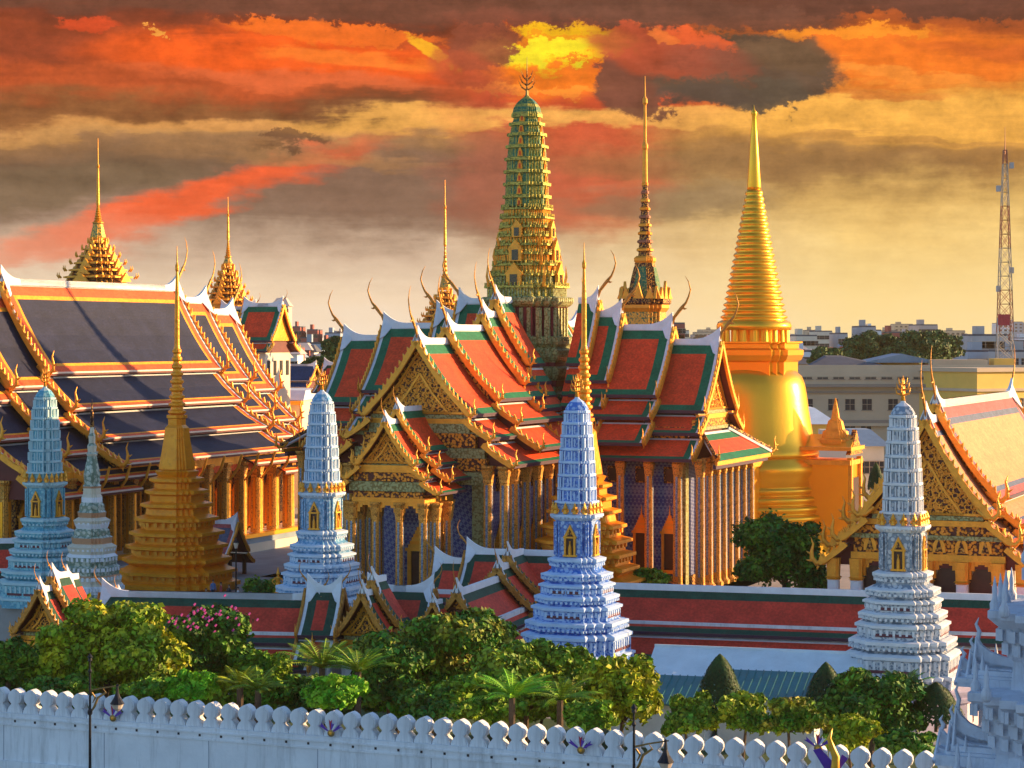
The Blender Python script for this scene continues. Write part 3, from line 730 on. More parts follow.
def asada(px, py, Y, kind, label, group='row of porcelain prang towers'):
    base = P(px, py, Y); z0 = 3.0
    root = thing('prang_tower', label, 'prang', (base.x, Y, z0), TH, group)
    po, ba, li, pa = 'por_'+kind, 'band_'+kind, 'lip_'+kind, 'pan_'+kind
    mb = MB(); Z = lambda y: (660-y)/14.0
    pr = [(3.62, -.2, po), (3.62, Z(654)), (3.72, Z(653.5), li), (3.72, Z(651)), (3.42, Z(650), ba), (3.42, Z(636)), (3.55, Z(635), li), (3.55, Z(632)), (3.2, Z(630), po),
          (2.95, Z(629)), (3.2, Z(626), ba), (3.3, Z(622), li), (3.3, Z(619)), (2.9, Z(618), po), (2.76, Z(617), ba), (2.76, Z(608)), (2.92, Z(607), li), (2.92, Z(604.5)), (2.6, Z(603), po),
          (2.4, Z(602)), (2.55, Z(600), ba), (2.72, Z(597), li), (2.72, Z(594.5)), (2.4, Z(593), po), (2.3, Z(592.5), ba), (2.3, Z(586)), (2.45, Z(585), li), (2.45, Z(583)), (2.15, Z(581.5), po),
          (2.0, Z(580.5)), (2.25, Z(578), ba), (2.3, Z(574), li), (2.3, Z(572.5)), (1.9, Z(571), po), (1.62, Z(568)), (1.62, Z(566), ba), (1.78, Z(562)), (1.86, Z(560), li), (1.86, Z(557.5)), (1.5, Z(556), po), (1.36, Z(555))]
    mb.sect(RED, pr, po)
    for (r, y, hh) in ((3.42, 643, .55), (2.76, 612, .35), (2.3, 589, .25)):
        dentils(mb, RED, r+.01, Z(y)-.1, .16, hh, .10, .42, li)
        for a in range(4):       # slots
            for s in (-.9, .9):
                c, t = math.cos(a*math.pi/2), math.sin(a*math.pi/2); x, y2 = (r+.02), s*r*.27
                mb.box(x*c-y2*t, x*t+y2*c, Z(y)-hh*.55, .07, r*.42, .20, 'slot', a*math.pi/2)
    for (r, y) in ((3.28, 627), (2.66, 600.5), (2.27, 578), (1.75, 565)): dentils(mb, RED, r, Z(y), .16, .16, .12, .34, li)
    mb.build('base', root)
    mb = MB()
    mb.sect(RED, [(1.36, Z(555), po), (1.36, Z(520)), (1.42, Z(519.5), li), (1.5, Z(518)), (1.7, Z(516)), (1.7, Z(513.5)), (1.4, Z(513)), (1.25, Z(512), ba), (1.25, Z(503)), (1.42, Z(502.5), li), (1.42, Z(500.5)), (1.2, Z(500))], po)
    for a in range(4):
        for s in (-1, 1):
            for q in (.62, .82):
                c, t = math.cos(a*math.pi/2), math.sin(a*math.pi/2); x, y2 = 1.39-(.0 if q < .7 else .16), s*q*1.36
                mb.box(x*c-y2*t, x*t+y2*c, Z(554), .1, .12, 2.35, pa, a*math.pi/2)
    dentils(mb, RED, 1.60, Z(517.5), .12, .14, .12, .28, li)
    mb.build('niche_body', root)
    for a in range(4): niche(root, Z(555)+.02, 2.15, .85, 1.40, a*math.pi/2)
    # gilded guardian figures under the tower
    mb = MB()
    for a in range(4):
        for s in (-.72, -.24, .24, .72):
            c, t = math.cos(a*math.pi/2), math.sin(a*math.pi/2); x, y2 = 1.40, s*1.5
            X, Y_ = x*c-y2*t, x*t+y2*c
            mb.tube([(X, Y_, Z(512.5)), (X, Y_, Z(509)), (X, Y_, Z(506.5)), (X, Y_, Z(504)), (X, Y_, Z(501))], [.20, .13, .18, .09, .02], 6, 'gold')
            for e in (-1, 1): mb.tube([(X, Y_, Z(507)), (X-t*.22*e, Y_+c*.22*e, Z(508.5)), (X-t*.20*e, Y_+c*.20*e, Z(511))], [.06, .06, .07], 5, 'gold')
    mb.build('guardian_figures', root)
    mb = MB(); pr = []; n = 7
    ys = [500, 486.5, 473, 460, 447, 434, 421.5, 410]; rs = [1.22, 1.20, 1.16, 1.10, 1.04, .97, .88, .72]
    for i in range(n):
        r0, r1 = rs[i], rs[i+1]; za, zb = Z(ys[i]), Z(ys[i+1])
        pr += [(r0-.05, za, pa if kind != 'white' else po), ((r0+r1)/2-.05, zb-.22), ((r0+r1)/2+.05, zb-.20, li), ((r0+r1)/2+.05, zb-.04), (r1-.02, zb, po)]
    pr += [(.76, Z(409), po), (.60, Z(404.5)), (.48, Z(402), li), (.30, Z(400)), (.16, Z(398.5)), (.12, Z(396))]
    mb.sect(RED4, pr, po)
    for i in range(n):
        r = (rs[i]+rs[i+1])/2; za, zb = Z(ys[i]), Z(ys[i+1]); hh = zb-za-.3
        for a in range(4):
            c, t = math.cos(a*math.pi/2), math.sin(a*math.pi/2)
            for s in (-.17, .17):
                x, y2 = r-.03, s*r*1.2
                mb.box(x*c-y2*t, x*t+y2*c, za+.08, .08, .16, hh*.8, 'band_'+kind if kind != 'white' else 'plaster_line', a*math.pi/2)
                mb.box((x+.05)*c-y2*t, (x+.05)*t+y2*c, za+.06, .05, .06, hh*.9, li, a*math.pi/2)
            for s in (-.5, 0, .5, -.72, .72, -.86, .86):
                x = r*(1.0 if abs(s) < .55 else .86); y2 = s*r
                mb.box((x-.01)*c-y2*t, (x-.01)*t+y2*c, za, .12, .09, hh+.05, li, a*math.pi/2)
    mb.build('tower', root)
    inst('finial', FIN, root, (0, 0, Z(397)))
    return root
asada(577, 660, 165, 'blue', 'deep blue and white porcelain prang tower in front of the cruciform temple hall')
asada(903, 688, 155, 'white', 'greyish white porcelain prang tower in front of the gabled hall with the amber roof')
asada(322, 621, 188, 'sky', 'pale blue porcelain prang tower between the navy roofed hall and the small porch')
asada(45, 604, 201, 'teal', 'turquoise porcelain prang tower nearest the left edge')
# plinth under the white one
pl = P(903, 688, 155)
for (nm, x, y, lab) in (('prang_plinth', pl.x, 155, 'pinkish white octagonal plinth with small arches under the greyish white prang'), ('prang_plinth', P(577, 660, 165).x, 165, 'pinkish white octagonal plinth behind the trees under the deep blue prang')):
    root = thing(nm, lab, 'plinth', (x, y, 0), TH)
    mb = MB(); mb.sect(OCT, [(4.7, 0, 'pink_plinth'), (4.7, 2.0), (4.9, 2.1), (4.9, 2.35), (4.7, 2.4), (4.75, 2.62), (4.75, 2.78)], 'pink_plinth')
    mb.build('plinth_body', root)
    for q in range(8):
        a = R(45*q); r = 4.7*1.08*math.cos(R(22.5)); b = MB()
        b.prism([(-.35, 0, .5), (.35, 0, .5), (.35, 0, 1.2), (.2, 0, 1.5), (0, 0, 1.62), (-.2, 0, 1.5), (-.35, 0, 1.2)], (0, .1, 0), 'hole')
        b.build('arch', root, (math.cos(a)*r*1.0, math.sin(a)*r*1.0, 0), a+math.pi/2)

# white and mint spired chedi on the left
Y = 194; b = P(92, 600, Y)
root = thing('spired_chedi', 'slender porcelain chedi with a needle spire and banded rings beside the turquoise prang', 'chedi', (b.x, Y, 3.0), TH)
s = F/Y; Zf = lambda y: H-(y-HOR)/s-3.0
prof = [(33, 612), (33, 594), (30, 592), (30, 584), (28, 582), (29, 576), (26, 574), (27, 566), (24, 564), (25, 556), (22, 553), (24, 546), (19, 543), (20, 537), (17.5, 535), (17, 530), (15, 528), (17, 523), (18, 520), (13, 517), (14, 512), (12, 510), (12, 505), (10, 502), (10, 497), (8.5, 494), (8.5, 488), (9, 486), (7.5, 484), (8, 474), (5.5, 462), (4.5, 456), (5.5, 454), (4, 452), (4.6, 446), (3, 443), (3.4, 436), (2.3, 433), (1.6, 425)]
mb = MB(); rr = []; ms = ['por_mint', 'lip_mint', 'por_mint', 'lip_white', 'mint_orange', 'por_mint', 'lip_mint']
for i, (r, y) in enumerate(prof): rr.append((r/s/1.11, Zf(y), ms[(i*5) % 7] if i < 30 else ['por_mint', 'lip_mint'][i % 2]))
mb.sect(RED, rr, 'por_mint')
for (r, y) in ((31.5, 589), (28.5, 579), (26.5, 570), (24.5, 560), (22.5, 550), (16.5, 524)): dentils(mb, RED, r/s/1.11, Zf(y), .2, .3, .14, .42, 'lip_white')
mb.build('base', root)
mb = MB(); mb.sect(circle(12), [(2.2/s, Zf(427), 'gold_dark'), (1.2/s, Zf(415)), (1.8/s, Zf(413)), (.9/s, Zf(410)), (.7/s, Zf(404)), (.1/s, Zf(399))], 'gold_dark'); mb.build('spire', root, smooth=True)

# ------------------------------------------------------------------ gilded redented chedis
def gold_chedi(px, Y, label):
    b = P(px, 585, Y)
    root = thing('golden_chedi', label, 'chedi', (b.x, Y, 3.0), TH, 'pair of gilded chedis')
    s0 = 10.95; Z = lambda y: (590-y)/s0; r = lambda p: p/s0/1.11
    A = [(58, 592), (58, 586), (60, 585), (60, 581), (55, 579), (55, 573), (57, 572), (57, 569), (50, 567), (48, 564), (52, 560), (52, 557), (46, 555), (46, 549), (49, 547), (49, 544), (42, 542), (42, 536), (46, 534), (46, 531), (38, 528), (38, 522), (41, 520), (41, 517), (34, 514), (33, 508), (36, 506), (36, 503), (30, 501), (30, 495), (32, 493), (32, 490), (26, 488), (26, 483), (28, 481), (28, 478), (23, 476), (23, 471), (20, 469)]
    A = [(a+(1.6 if (i > 0 and a >= A[i-1][0]+1.5) or (i < len(A)-1 and i > 0 and A[i+1][0] < a-1.5 and A[i-1][0] >= a-.1) else -1.6), y) for i, (a, y) in enumerate(A)]
    A = [(a-max(0, (575-y))*.030, y) for a, y in A]
    mb = MB(); mb.sect(RED, [(r(a), Z(y)) for a, y in A], 'gold_leaf')
    for (a, y) in ((57, 576), (48, 552), (44, 539), (40, 525)): dentils(mb, RED, r(a)-.25, Z(y), .3, .45, .2, .75, 'gold')
    mb.build('base', root)
    mb = MB(); mb.sect(RED, [(r(17.5), Z(469)), (r(17), Z(464)), (r(14.5), Z(450)), (r(12.6), Z(438)), (r(11.6), Z(428)), (r(8.5), Z(425)), (r(8.5), Z(419)), (r(10), Z(418)), (r(10), Z(415))], 'gold_leaf')
    mb.build('bell', root)
    mb = MB(); pr = []; n = 9
    for i in range(n):
        y = 415-i*7.6; a = 9.0-i*.55; pr += [(a*.72/s0, Z(y)), (a/s0, Z(y-2)), (a*1.0/s0, Z(y-4)), (a*.72/s0, Z(y-5.5))]
    pr += [(2.6/s0, Z(345)), (2.3/s0, Z(300)), (1.2/s0, Z(272)), (1.9/s0, Z(270)), (1.9/s0, Z(266)), (.8/s0, Z(263)), (.2/s0, Z(246))]
    mb.sect(circle(16), pr, 'gold_leaf'); mb.build('spire', root, smooth=False)
gold_chedi(177, 211, 'gilded stepped chedi in front of the navy roofed hall')
gold_chedi(584, 203, 'gilded stepped chedi half hidden behind the deep blue prang')

# ------------------------------------------------------------------ great round golden chedi
Y = 250; s = F/Y; b = P(754, 525, Y); z0 = 3.0
root = thing('great_chedi', 'huge smooth bell shaped golden chedi with ringed spire behind the temple hall', 'chedi', (b.x, Y, z0), TH)
Zf = lambda y: H-(y-HOR)/s-z0
C64 = circle(64)
mb = MB(); pr = [(96, 560), (96, 548), (90, 546), (90, 540), (84, 538), (84, 528)]
for i in range(5):
    y = 528-i*9; a = 79-i*2.6; pr += [(a-3, y), (a+.5, y-2), (a+1.5, y-4.5), (a+.5, y-7), (a-3, y-8)]
pr += [(68, 483), (66, 476), (70, 471), (70, 462), (64, 459), (64, 456)]
mb.sect(C64, [(a/s, Zf(y)) for a, y in pr], 'gold_smooth')
mb.build('base', root, smooth=True)
mb = MB(); pr = [(64, 456), (65, 452), (62.5, 448), (59.5, 440), (57, 425), (54.5, 410), (52.5, 395), (50.5, 384), (47.5, 376), (42, 371), (34, 368)]
mb.sect(C64, [(a/s, Zf(y)) for a, y in pr], 'gold_smooth'); mb.build('bell', root, smooth=True)
mb = MB(); mb.sect(redent(2, .7), [(38/s, Zf(378)), (38/s, Zf(362)), (41/s, Zf(360)), (43/s, Zf(355)), (43/s, Zf(350)), (39/s, Zf(348)), (39/s, Zf(344)), (42/s, Zf(343)), (42/s, Zf(341.5))], 'gold_smooth')
mb.build('throne', root)
mb = MB(); mb.sect(C64, [(23/s, Zf(343)), (23/s, Zf(328))], 'gold_smooth')
for q in range(20):
    a = 2*math.pi*q/20; mb.sect(circle(8), [(2.6/s, Zf(343)), (2.2/s, Zf(330)), (2.6/s, Zf(328))], 'gold_smooth', math.cos(a)*33/s, math.sin(a)*33/s)
mb.build('colonnade', root)
mb = MB(); pr = [(37, 330), (37.5, 326), (36, 322), (32, 320)]; n = 21; ya, yb = 320, 190
for i in range(n):
    y = ya+(yb-ya)*i/n; y2 = ya+(yb-ya)*(i+1)/n; a = 33.5-(33.5-7.8)*(i/n)**.92; h = y-y2
    pr += [(a*.90, y), (a, y-h*.35), (a*1.0, y-h*.55), (a*.90, y-h*.9)]
mb.sect(C64, [(a/s, Zf(y)) for a, y in pr], 'gold_smooth'); mb.build('ringed_spire', root, smooth=True)
mb = MB(); mb.sect(circle(24), [(a/s, Zf(y)) for a, y in ((6.8, 190), (7, 187), (5.2, 160), (3.4, 135), (2.0, 117), (3, 114), (3, 112), (1.2, 110), (.2, 105))], 'gold_smooth'); mb.build('spire_tip', root, smooth=True)
# side porches of the chedi
for q in range(4):
    mb = MB(); zb = 0
    w, d = 2.6, 5.4
    a = math.pi/2*q
    mb.box(d/2+5.6, 0, 0, d, w*2, Zf(462), 'gold_smooth'); mb.box(d/2+5.6, 0, Zf(462), d+.6, w*2+.6, .5, 'gold'); mb.box(d/2+5.6, 0, Zf(448), d+.9, w*2+.9, .4, 'gold')
    for (xx) in (11.0,):
        mb.prism([(xx+.3, -w-.2, Zf(452)), (xx+.3, w+.2, Zf(452)), (xx+.3, w*.5, Zf(442)), (xx+.3, 0, Zf(428)), (xx+.3, -w*.5, Zf(442))], (-.5, 0, 0), 'gold_carved')
        for sgn in (-1, 1): mb.box(xx+.1, sgn*w*.8, 0, .5, .6, Zf(455), 'yellow_paint' if 0 else 'gold')
        mb.box(xx+.05, 0, .5, .3, w*1.1, Zf(475)-.5, 'door_dark')
    mb.prism([(6.0, -w-.1, Zf(447)), (6.0, w+.1, Zf(447)), (6.0, 0, Zf(433))], (5.2, 0, 0), 'gold_smooth')
    mb.sect(RED2, [(1.7, Zf(443)), (1.7, Zf(438)), (1.3, Zf(436)), (1.2, Zf(430)), (.9, Zf(428)), (.7, Zf(420)), (.4, Zf(417)), (.3, Zf(410)), (.04, Zf(397))], 'gold', 9.0, 0)
    mb.build('porch', root, (0, 0, 0), a)

# ------------------------------------------------------------------ temple hall: cruciform, green edged red roofs, tall prang on the crossing
CX, CY = 15*225/F, 225.0
ZB = 3.0
hall = thing('temple_hall', 'cruciform temple hall with green edged red tiled roofs and a tall olive gold prang', 'temple hall', (CX, CY, ZB), TH)
T_MAIN = [(0, 0, 5.1, -6.3), (4.5, -6.75, 6.9, -8.3), (6.3, -8.85, 9.0, -10.6)]
T_UP = [(0, 0, 3.6, -6.0), (3.3, -6.4, 4.8, -9.0), (4.5, -9.4, 6.0, -12)]
T_MID = [(0, 0, 4.3, -6.3), (3.9, -6.7, 5.8, -8.7), (5.4, -9.2, 7.6, -11.2)]
def zz(z): return z-ZB
wings = [(-90, [(4.4, 8.2, 29.6), (4.6, 11.4, 28.2), (8, 19.6, 26.9), (10, 26.0, 25.7)]),
         (0, [(5.4, 7.4, 29.6), (5.6, 9.8, 28.3), (6.2, 14.9, 27.0), (8, 19.6, 25.6)]),
         (180, [(4.6, 7.2, 29.6), (4.8, 9.6, 28.3), (5, 15.4, 27.2), (8, 19.8, 26.0)]),
         (90, [(3.2, 8.0, 29.6), (5, 14.0, 27.4)])]
for wi, (ang, secs) in enumerate(wings):
    for i, (u0, u1, z) in enumerate(secs):
        outer = i == len(secs)-1
        roof_section(hall, u0, u1, zz(z), T_UP if i == 0 else T_MID if (i == 1 and wi < 3) else T_MAIN, PAL_G, rz=R(ang), rich=(outer and wi < 2), finial=4.3, teeth=wi < 3, horns=wi < 3)
    # walls of the wing
    L = secs[-1][1]-1.6; wz = 13.2; b = MB(); w = 6.0
    b.box(L/2+1.5, 0, 0, L-3, 2*w, wz, 'blue_wall'); b.box(L/2+1, 0, wz, L-1.9, 2*w+.2, 1.6, 'gold_carved'); b.box(L/2+1, 0, 0, L-1.8, 2*w+.3, 1.0, 'gold_dark')
    for s in (1, -1):
        for x in (L-.1, ):
            b.box(x, s*(w-.3), 0, .5, .9, wz, 'pale_green')
    b.build('wall', hall, (0, 0, 0), R(ang))
    c, t = math.cos(R(ang)), math.sin(R(ang))
    def at(x, y, z=0.0): return (x*c-y*t, x*t+y*c, z)
    if wi < 3:
        cm = column_mesh(12.0, .62); x = 7.0 if wi else 9.6
        xs = []
        while x < secs[-1][1]-.9: xs.append(x); x += 2.75
        for x in xs:
            for s in (1, -1):
                inst('column', cm, hall, at(x, s*8.1), R(ang))
        ys = [-8.1, -5.6, -3.1, -1.05, 1.05, 3.1, 5.6, 8.1] if wi else [-8.1, -6.6, 6.6, 8.1]
        for y in ys[(0 if wi else 0):]:
            inst('column', cm, hall, at(secs[-1][1]+(.55 if wi else -.3), y), R(ang))
        for s in (1, -1):
            for x in xs[:-1]:
                add_window(hall, at(x+1.37, s*(w+.05), 1.6), R(ang)+(0 if s < 0 else math.pi), 5.4, 1.35)
                b = MB(); b.box(0, -.05, 0, 1.2, .2, 1.5, 'gold_dark'); b.box(0, -.1, .2, .8, .2, 1.1, 'door_dark'); b.build('vent', hall, at(x+1.37, s*(w+.05), 9.6), R(ang)+(0 if s < 0 else math.pi))
    if wi in (1, 2):        # hipped skirt roof across the end, under the pediment
        b = MB(); u = secs[-1][1]-.6; z0 = zz(secs[-1][2])-8.4; z1 = z0-2.35; du = 3.0
        for (w0, w1, f0, f1, m) in ((4.6, 5.1, 0, .08, 'trim'), (5.1, 6.0, .08, .30, 'tile_green'), (6.0, 8.0, .30, .76, 'tile_red'), (8.0, 8.9, .76, 1.0, 'tile_green')):
            mz = lambda f: z0+(z1-z0)*f
            b.face([(u+du*f0, -w0, mz(f0)), (u+du*f1, -w1, mz(f1)), (u+du*f1, w1, mz(f1)), (u+du*f0, w0, mz(f0))], m)
        b.box(u+du-.1, 0, z1-.4, .2, 17.8, .38, 'gold'); b.box(u+du-.35, 0, z1-.75, .3, 17.2, .4, 'purple')
        for s in (1, -1):
            b.tube([(u, s*4.5, z0+.15), (u+du, s*8.95, z1+.12)], [.2, .2], 5, 'trim')
            b.tube([(u+.1, s*4.7, z0+.4), (u+du, s*9.1, z1+.35)], [.16, .2], 5, 'gold_dark')
        o = b.build('skirt_roof', hall, (0, 0, 0), R(ang))
        for s in (1, -1): inst('roof_horn', horn_mesh('horn', 1.5), o, (u+du, s*9.1, z1+.1), R(45)*s)
# front wall of the east wing: bands under the pediment, corner piers and door
b = MB()
for (y, z, w, h, m) in ((0, 14.75, 9.6, .8, 'pale_green'), (0, 13.5, 10.6, 1.24, 'gold_carved'), (0, 12.6, 12.4, .85, 'pale_green'), (0, 11.5, 12.8, 1.08, 'gold_carved'), (0, 10.3, 13.2, 1.1, 'pale_green')): b.box(25.15, y, z, .7+.1*(m == 'pale_green'), w, h, m)
for s in (1, -1): b.box(24.8, s*5.4, 0, .7, 1.1, 10.3, 'pale_green')
b.build('front_band', hall, (0, 0, 0), R(-90))
# small entrance porch
T_P = [(0, 0, 2.7, -3.5), (2.35, -3.75, 3.7, -4.7), (3.35, -5.0, 4.9, -5.9)]
PU = 0
for (u0, u1, z, fin) in ((25.2, 30.2, 19.9, 0), (26.5, 32.6, 18.9, 1.9)):
    roof_section(hall, u0, u1, zz(z), T_P, PAL_G, rz=R(-90), k=.72, rich=fin > 0, finial=2.4, hh=1.9)
b = MB()
b.box(28.9, 0, 9.5, 6.2, 6.4, .5, 'gold_carved'); b.box(28.9, 0, 9.1, 6.0, 6.8, .4, 'gold')
for s in (1, -1):       # pointed fringe arches between the columns
    for (y0, y1) in ((-3.1, -1.1), (-1.1, 1.1), (1.1, 3.1)):
        n = 8
        for q in range(n):
            ya = y0+(y1-y0)*q/n; yb = y0+(y1-y0)*(q+1)/n; f = abs(((ya+yb)/2-(y0+y1)/2)/((y1-y0)/2))
            if s > 0: b.box(31.9, (ya+yb)/2, 9.1-.25-1.5*f**2, .18, abs(yb-ya)-.01, .25+1.5*f**2, 'gold')
for (z, w, h, m) in ((11.65, 5.2, .6, 'gold'), (10.9, 6.2, .72, 'gold_carved'), (10.05, 7.0, .8, 'pale_green')): b.box(32.0, 0, z, .3+.08*(m != 'gold_carved'), w, h, m)
b.build('porch_beam', hall, (0, 0, 0), R(-90))
cm = column_mesh(9.1, .55)
for (x, y) in [(31.9, q) for q in (-3.3, -1.1, 1.1, 3.3)]+[(x, q) for x in (30.1, 28.3, 26.6) for q in (-3.3, 3.3)]+[(31.1, q) for q in (-4.1, 4.1)]+[(28.6, q) for q in (-4.1, 4.1)]:
    inst('column', cm, hall, (y, -x, 0), 0)
b = MB(); b.box(0, 25.6, 0, 4.4, .5, 9, 'blue_wall'); b.build('door_surround', hall, (0, -50.6, 0), 0)
add_window(hall, (0, -25.3, .2), 0, 6.8, 1.9)
b = MB(); b.box(0, 0, -1.5, 24, 60, 2.0, 'paving'); b.box(0, 0, -1.5, 46, 24, 2.1, 'paving'); b.box(0, 0, .5, 20, 56, .4, 'trim_warm'); b.build('platform', hall, (0, 0, -.6))
# the crossing prang
s = F/225; Zp = lambda y: H-(y-HOR)/s-ZB; r = lambda p: p/s/1.11
b = MB(); og = 'olive_gold'
b.sect(RED, [(r(41), Zp(520), 'pale_green'), (r(41), Zp(402)), (r(46), Zp(400)), (r(50), Zp(397)), (r(50), Zp(393)), (r(43), Zp(391)), (r(43), Zp(386), 'maroon'), (r(43), Zp(380), 'pale_green'), (r(45), Zp(378)), (r(47), Zp(375)), (r(47), Zp(368)), (r(42), Zp(366), 'maroon'), (r(42), Zp(362), 'pale_green'),
             (r(44), Zp(360)), (r(46), Zp(357)), (r(46), Zp(350)), (r(42), Zp(347)), (r(46), Zp(344)), (r(46), Zp(338)), (r(39), Zp(336), 'maroon'), (r(39), Zp(308)), (r(41), Zp(307), 'pale_green'), (r(44), Zp(305)), (r(46), Zp(302)), (r(46), Zp(299)), (r(43), Zp(297))], 'pale_green')
for (ya, yb, rr) in ((400, 500, 41.6), (308, 337, 39.6)):
    for a in range(4):
        for q in (-.86, -.68, -.45, -.23, 0, .23, .45, .68, .86):
            c, t = math.cos(a*math.pi/2), math.sin(a*math.pi/2); x = r(rr)*(1 if abs(q) < .56 else .9 if abs(q) < .7 else .72); y2 = q*r(rr)
            mb_w = .34
            b.box(x*c-y2*t, x*t+y2*c, Zp(yb), .3, mb_w, Zp(ya)-Zp(yb), 'pale_green', a*math.pi/2)
if True:
    for a in range(4):
        for q in (-.4, -.13, .13, .4):
            c, t = math.cos(a*math.pi/2), math.sin(a*math.pi/2); x = r(41)+.02; y2 = q*r(41)
            b.box(x*c-y2*t, x*t+y2*c, Zp(500), .08, .45, Zp(402)-Zp(500), 'maroon', a*math.pi/2)
for (rr, y) in ((45, 340), (45, 354), (46, 371), (49, 396), (45, 301)): dentils(b, RED, r(rr), Zp(y)-.1, .3, .4, .25, .5, 'pale_green')
b.build('prang_base', hall)
b = MB(); pr = []
steps = [(42, 297, 286), (37, 284, 274), (34.5, 273, 264), (33, 262, 253), (30.5, 252, 244), (28.5, 243, 235), (27, 234, 226), (27, 225, 217), (25.8, 216, 208)]
for (a, y0, y1) in steps: pr += [(r(a-3.5), Zp(y0), og), (r(a-3.5), Zp(y1)-.28), (r(a), Zp(y1)-.22), (r(a), Zp(y1)-.03)]
b.sect(RED, pr, og)
for (a, y0, y1) in steps:
    dentils(b, RED, r(a-3.4)+.02, Zp(y0), .13, (Zp(y1)-Zp(y0))*.72, .12, .30, 'gold_leaf' if a < 37 else 'pale_green')
    dentils(b, RED, r(a)-.02, Zp(y1)-.05, .12, .35, .10, .38, og)
for a in range(4):       # little gabled niches on each face, horns at the corners
    c, t = math.cos(a*math.pi/2), math.sin(a*math.pi/2)
    for (y, hh, ww, rr) in ((288, 2.3, 1.5, 36.5), (262, 2.0, 1.3, 32), (238, 1.6, 1.0, 27.5)):
        q = []
        for (yy, z) in ((-ww*.5, 0), (ww*.5, 0), (ww*.5, hh*.5), (ww*.62, hh*.55), (0, hh*1.05), (-ww*.62, hh*.55), (-ww*.5, hh*.5)): q.append((r(rr)*c-yy*t, r(rr)*t+yy*c, Zp(y)+z))
        b.prism(q, (.35*c, .35*t, 0), 'gold')
        b.box((r(rr)+.36)*c, (r(rr)+.36)*t, Zp(y)+.1, .06, ww*.5, hh*.5, 'dark_glass', a*math.pi/2)
    for (y, rr, hh) in ((284, 40, 1.8), (262, 33, 1.3), (243, 29, 1.0)):
        for (ex, ey) in ((.8, .8),):
            x, y2 = ex*r(rr), ey*r(rr); X, Y_ = x*c-y2*t, x*t+y2*c; n = math.hypot(X, Y_)
            b.tube([(X, Y_, Zp(y)-.3), (X*(1+.25/n), Y_*(1+.25/n), Zp(y)+hh*.4), (X*(1+.18/n), Y_*(1+.18/n), Zp(y)+hh)], [.18, .13, .02], 5, 'gold')
b.build('prang_tiers', hall)
b = MB(); ys = [207, 195, 182.5, 170, 157.5, 145, 133, 122.5, 114]; rs = [24, 23.6, 23.2, 22.4, 21.5, 20.2, 18.6, 16.4, 13.6]; pr = []
for i in range(8):
    a, a2 = rs[i], rs[i+1]
    pr += [(r(a-2), Zp(ys[i]), 'panel_green'), (r((a+a2)/2-2), Zp(ys[i+1])-.42), (r((a+a2)/2+.6), Zp(ys[i+1])-.36, og), (r((a+a2)/2+.6), Zp(ys[i+1])-.06)]
pr += [(r(14.2), Zp(112.5), 'panel_green'), (r(13.4), Zp(108.5)), (r(13), Zp(107.5), og), (r(11.2), Zp(104.5), 'panel_green'), (r(8.6), Zp(101.5)), (r(5.6), Zp(99), og), (r(3.2), Zp(97.2)), (r(1), Zp(94.5))]
b.sect(RED4, pr, og)
for i in range(8):
    a = (rs[i]+rs[i+1])/2; z0, z1 = Zp(ys[i]), Zp(ys[i+1])
    dentils(b, RED4, r(a-1.9), z0, .09, z1-z0-.4, .12, .42, og)
    for q in range(4):
        c, t = math.cos(q*math.pi/2), math.sin(q*math.pi/2); x = r(a-1.2)
        b.prism([(x*c-yy*t, x*t+yy*c, z0+zq) for yy, zq in ((-.28, 0), (.28, 0), (.2, .5), (0, .95), (-.2, .5))], (.12*c, .12*t, 0), 'gold_leaf')
        b.box((x+.14)*c, (x+.14)*t, z0+.08, .05, .2, .45, 'tile_orange', q*math.pi/2)
b.build('prang_tower', hall)
b = MB(); zt = Zp(97)
b.tube([(0, 0, zt-.3), (0, 0, zt+1), (0, 0, zt+3.9)], [.22, .09, .02], 6, 'bronze')
for (z, rr) in ((.6, .72), (1.1, .66), (1.6, .5)):
    for q in range(4):
        a = q*math.pi/2+R(22); b.tube([(0, 0, zt+z), (math.cos(a)*rr*.7, math.sin(a)*rr*.7, zt+z+.35), (math.cos(a)*rr*1.15, math.sin(a)*rr*1.15, zt+z+1.0)], [.07, .07, .015], 5, 'gold_dark')
b.build('finial', hall)

# ------------------------------------------------------------------ navy roofed ordination hall on the left
UX, UY, ZU = -42.1, 190.0, 3.0
ub = thing('ordination_hall', 'long temple hall on the left with orange bordered navy roofs and gilded columns', 'temple hall', (UX, UY, ZU), TH)
T_U = [(0, 0, 4.7, -7.4), (4.2, -7.75, 6.9, -10.3), (6.3, -10.75, 9.5, -12.7), (8.9, -13.1, 11.7, -14.7)]
KU = 1.22
ub.location = (UX*KU, UY*KU, 26+(ZU-26)*KU); ub.scale = (KU, KU, KU)
zu = 30.6-ZU
for (u0, u1, dz, both) in ((0, 28.7, 0, True), (22, 34.0, -1.05, False), (28, 39.3, -2.1, False)):
    roof_section(ub, u0, u1, zu+dz, T_U, PAL_U, rz=R(90), both=both, finial=4.4, hh=1.9)
for (u0, u1, dz) in ((-7, 5.2, -1.05), (-3, 10.4, -2.1)):
    roof_section(ub, u0, u1, zu+dz, T_U, PAL_U, rz=R(-90), finial=4.4, hh=1.9)
b = MB()
b.box(0, 14.5, 3.0, 26, 54, 1.9, 'cream'); b.box(0, 14.5, 4.9, 22.5, 52, .5, 'trim_warm'); b.box(0, 14.5, 5.4, 14.5, 46, 7.7, 'gold_dark'); b.box(0, 14.5, 5.6, 14.8, 45, .9, 'gold')  # hall wall in dark gold: the colonnade's shade is put into its colour
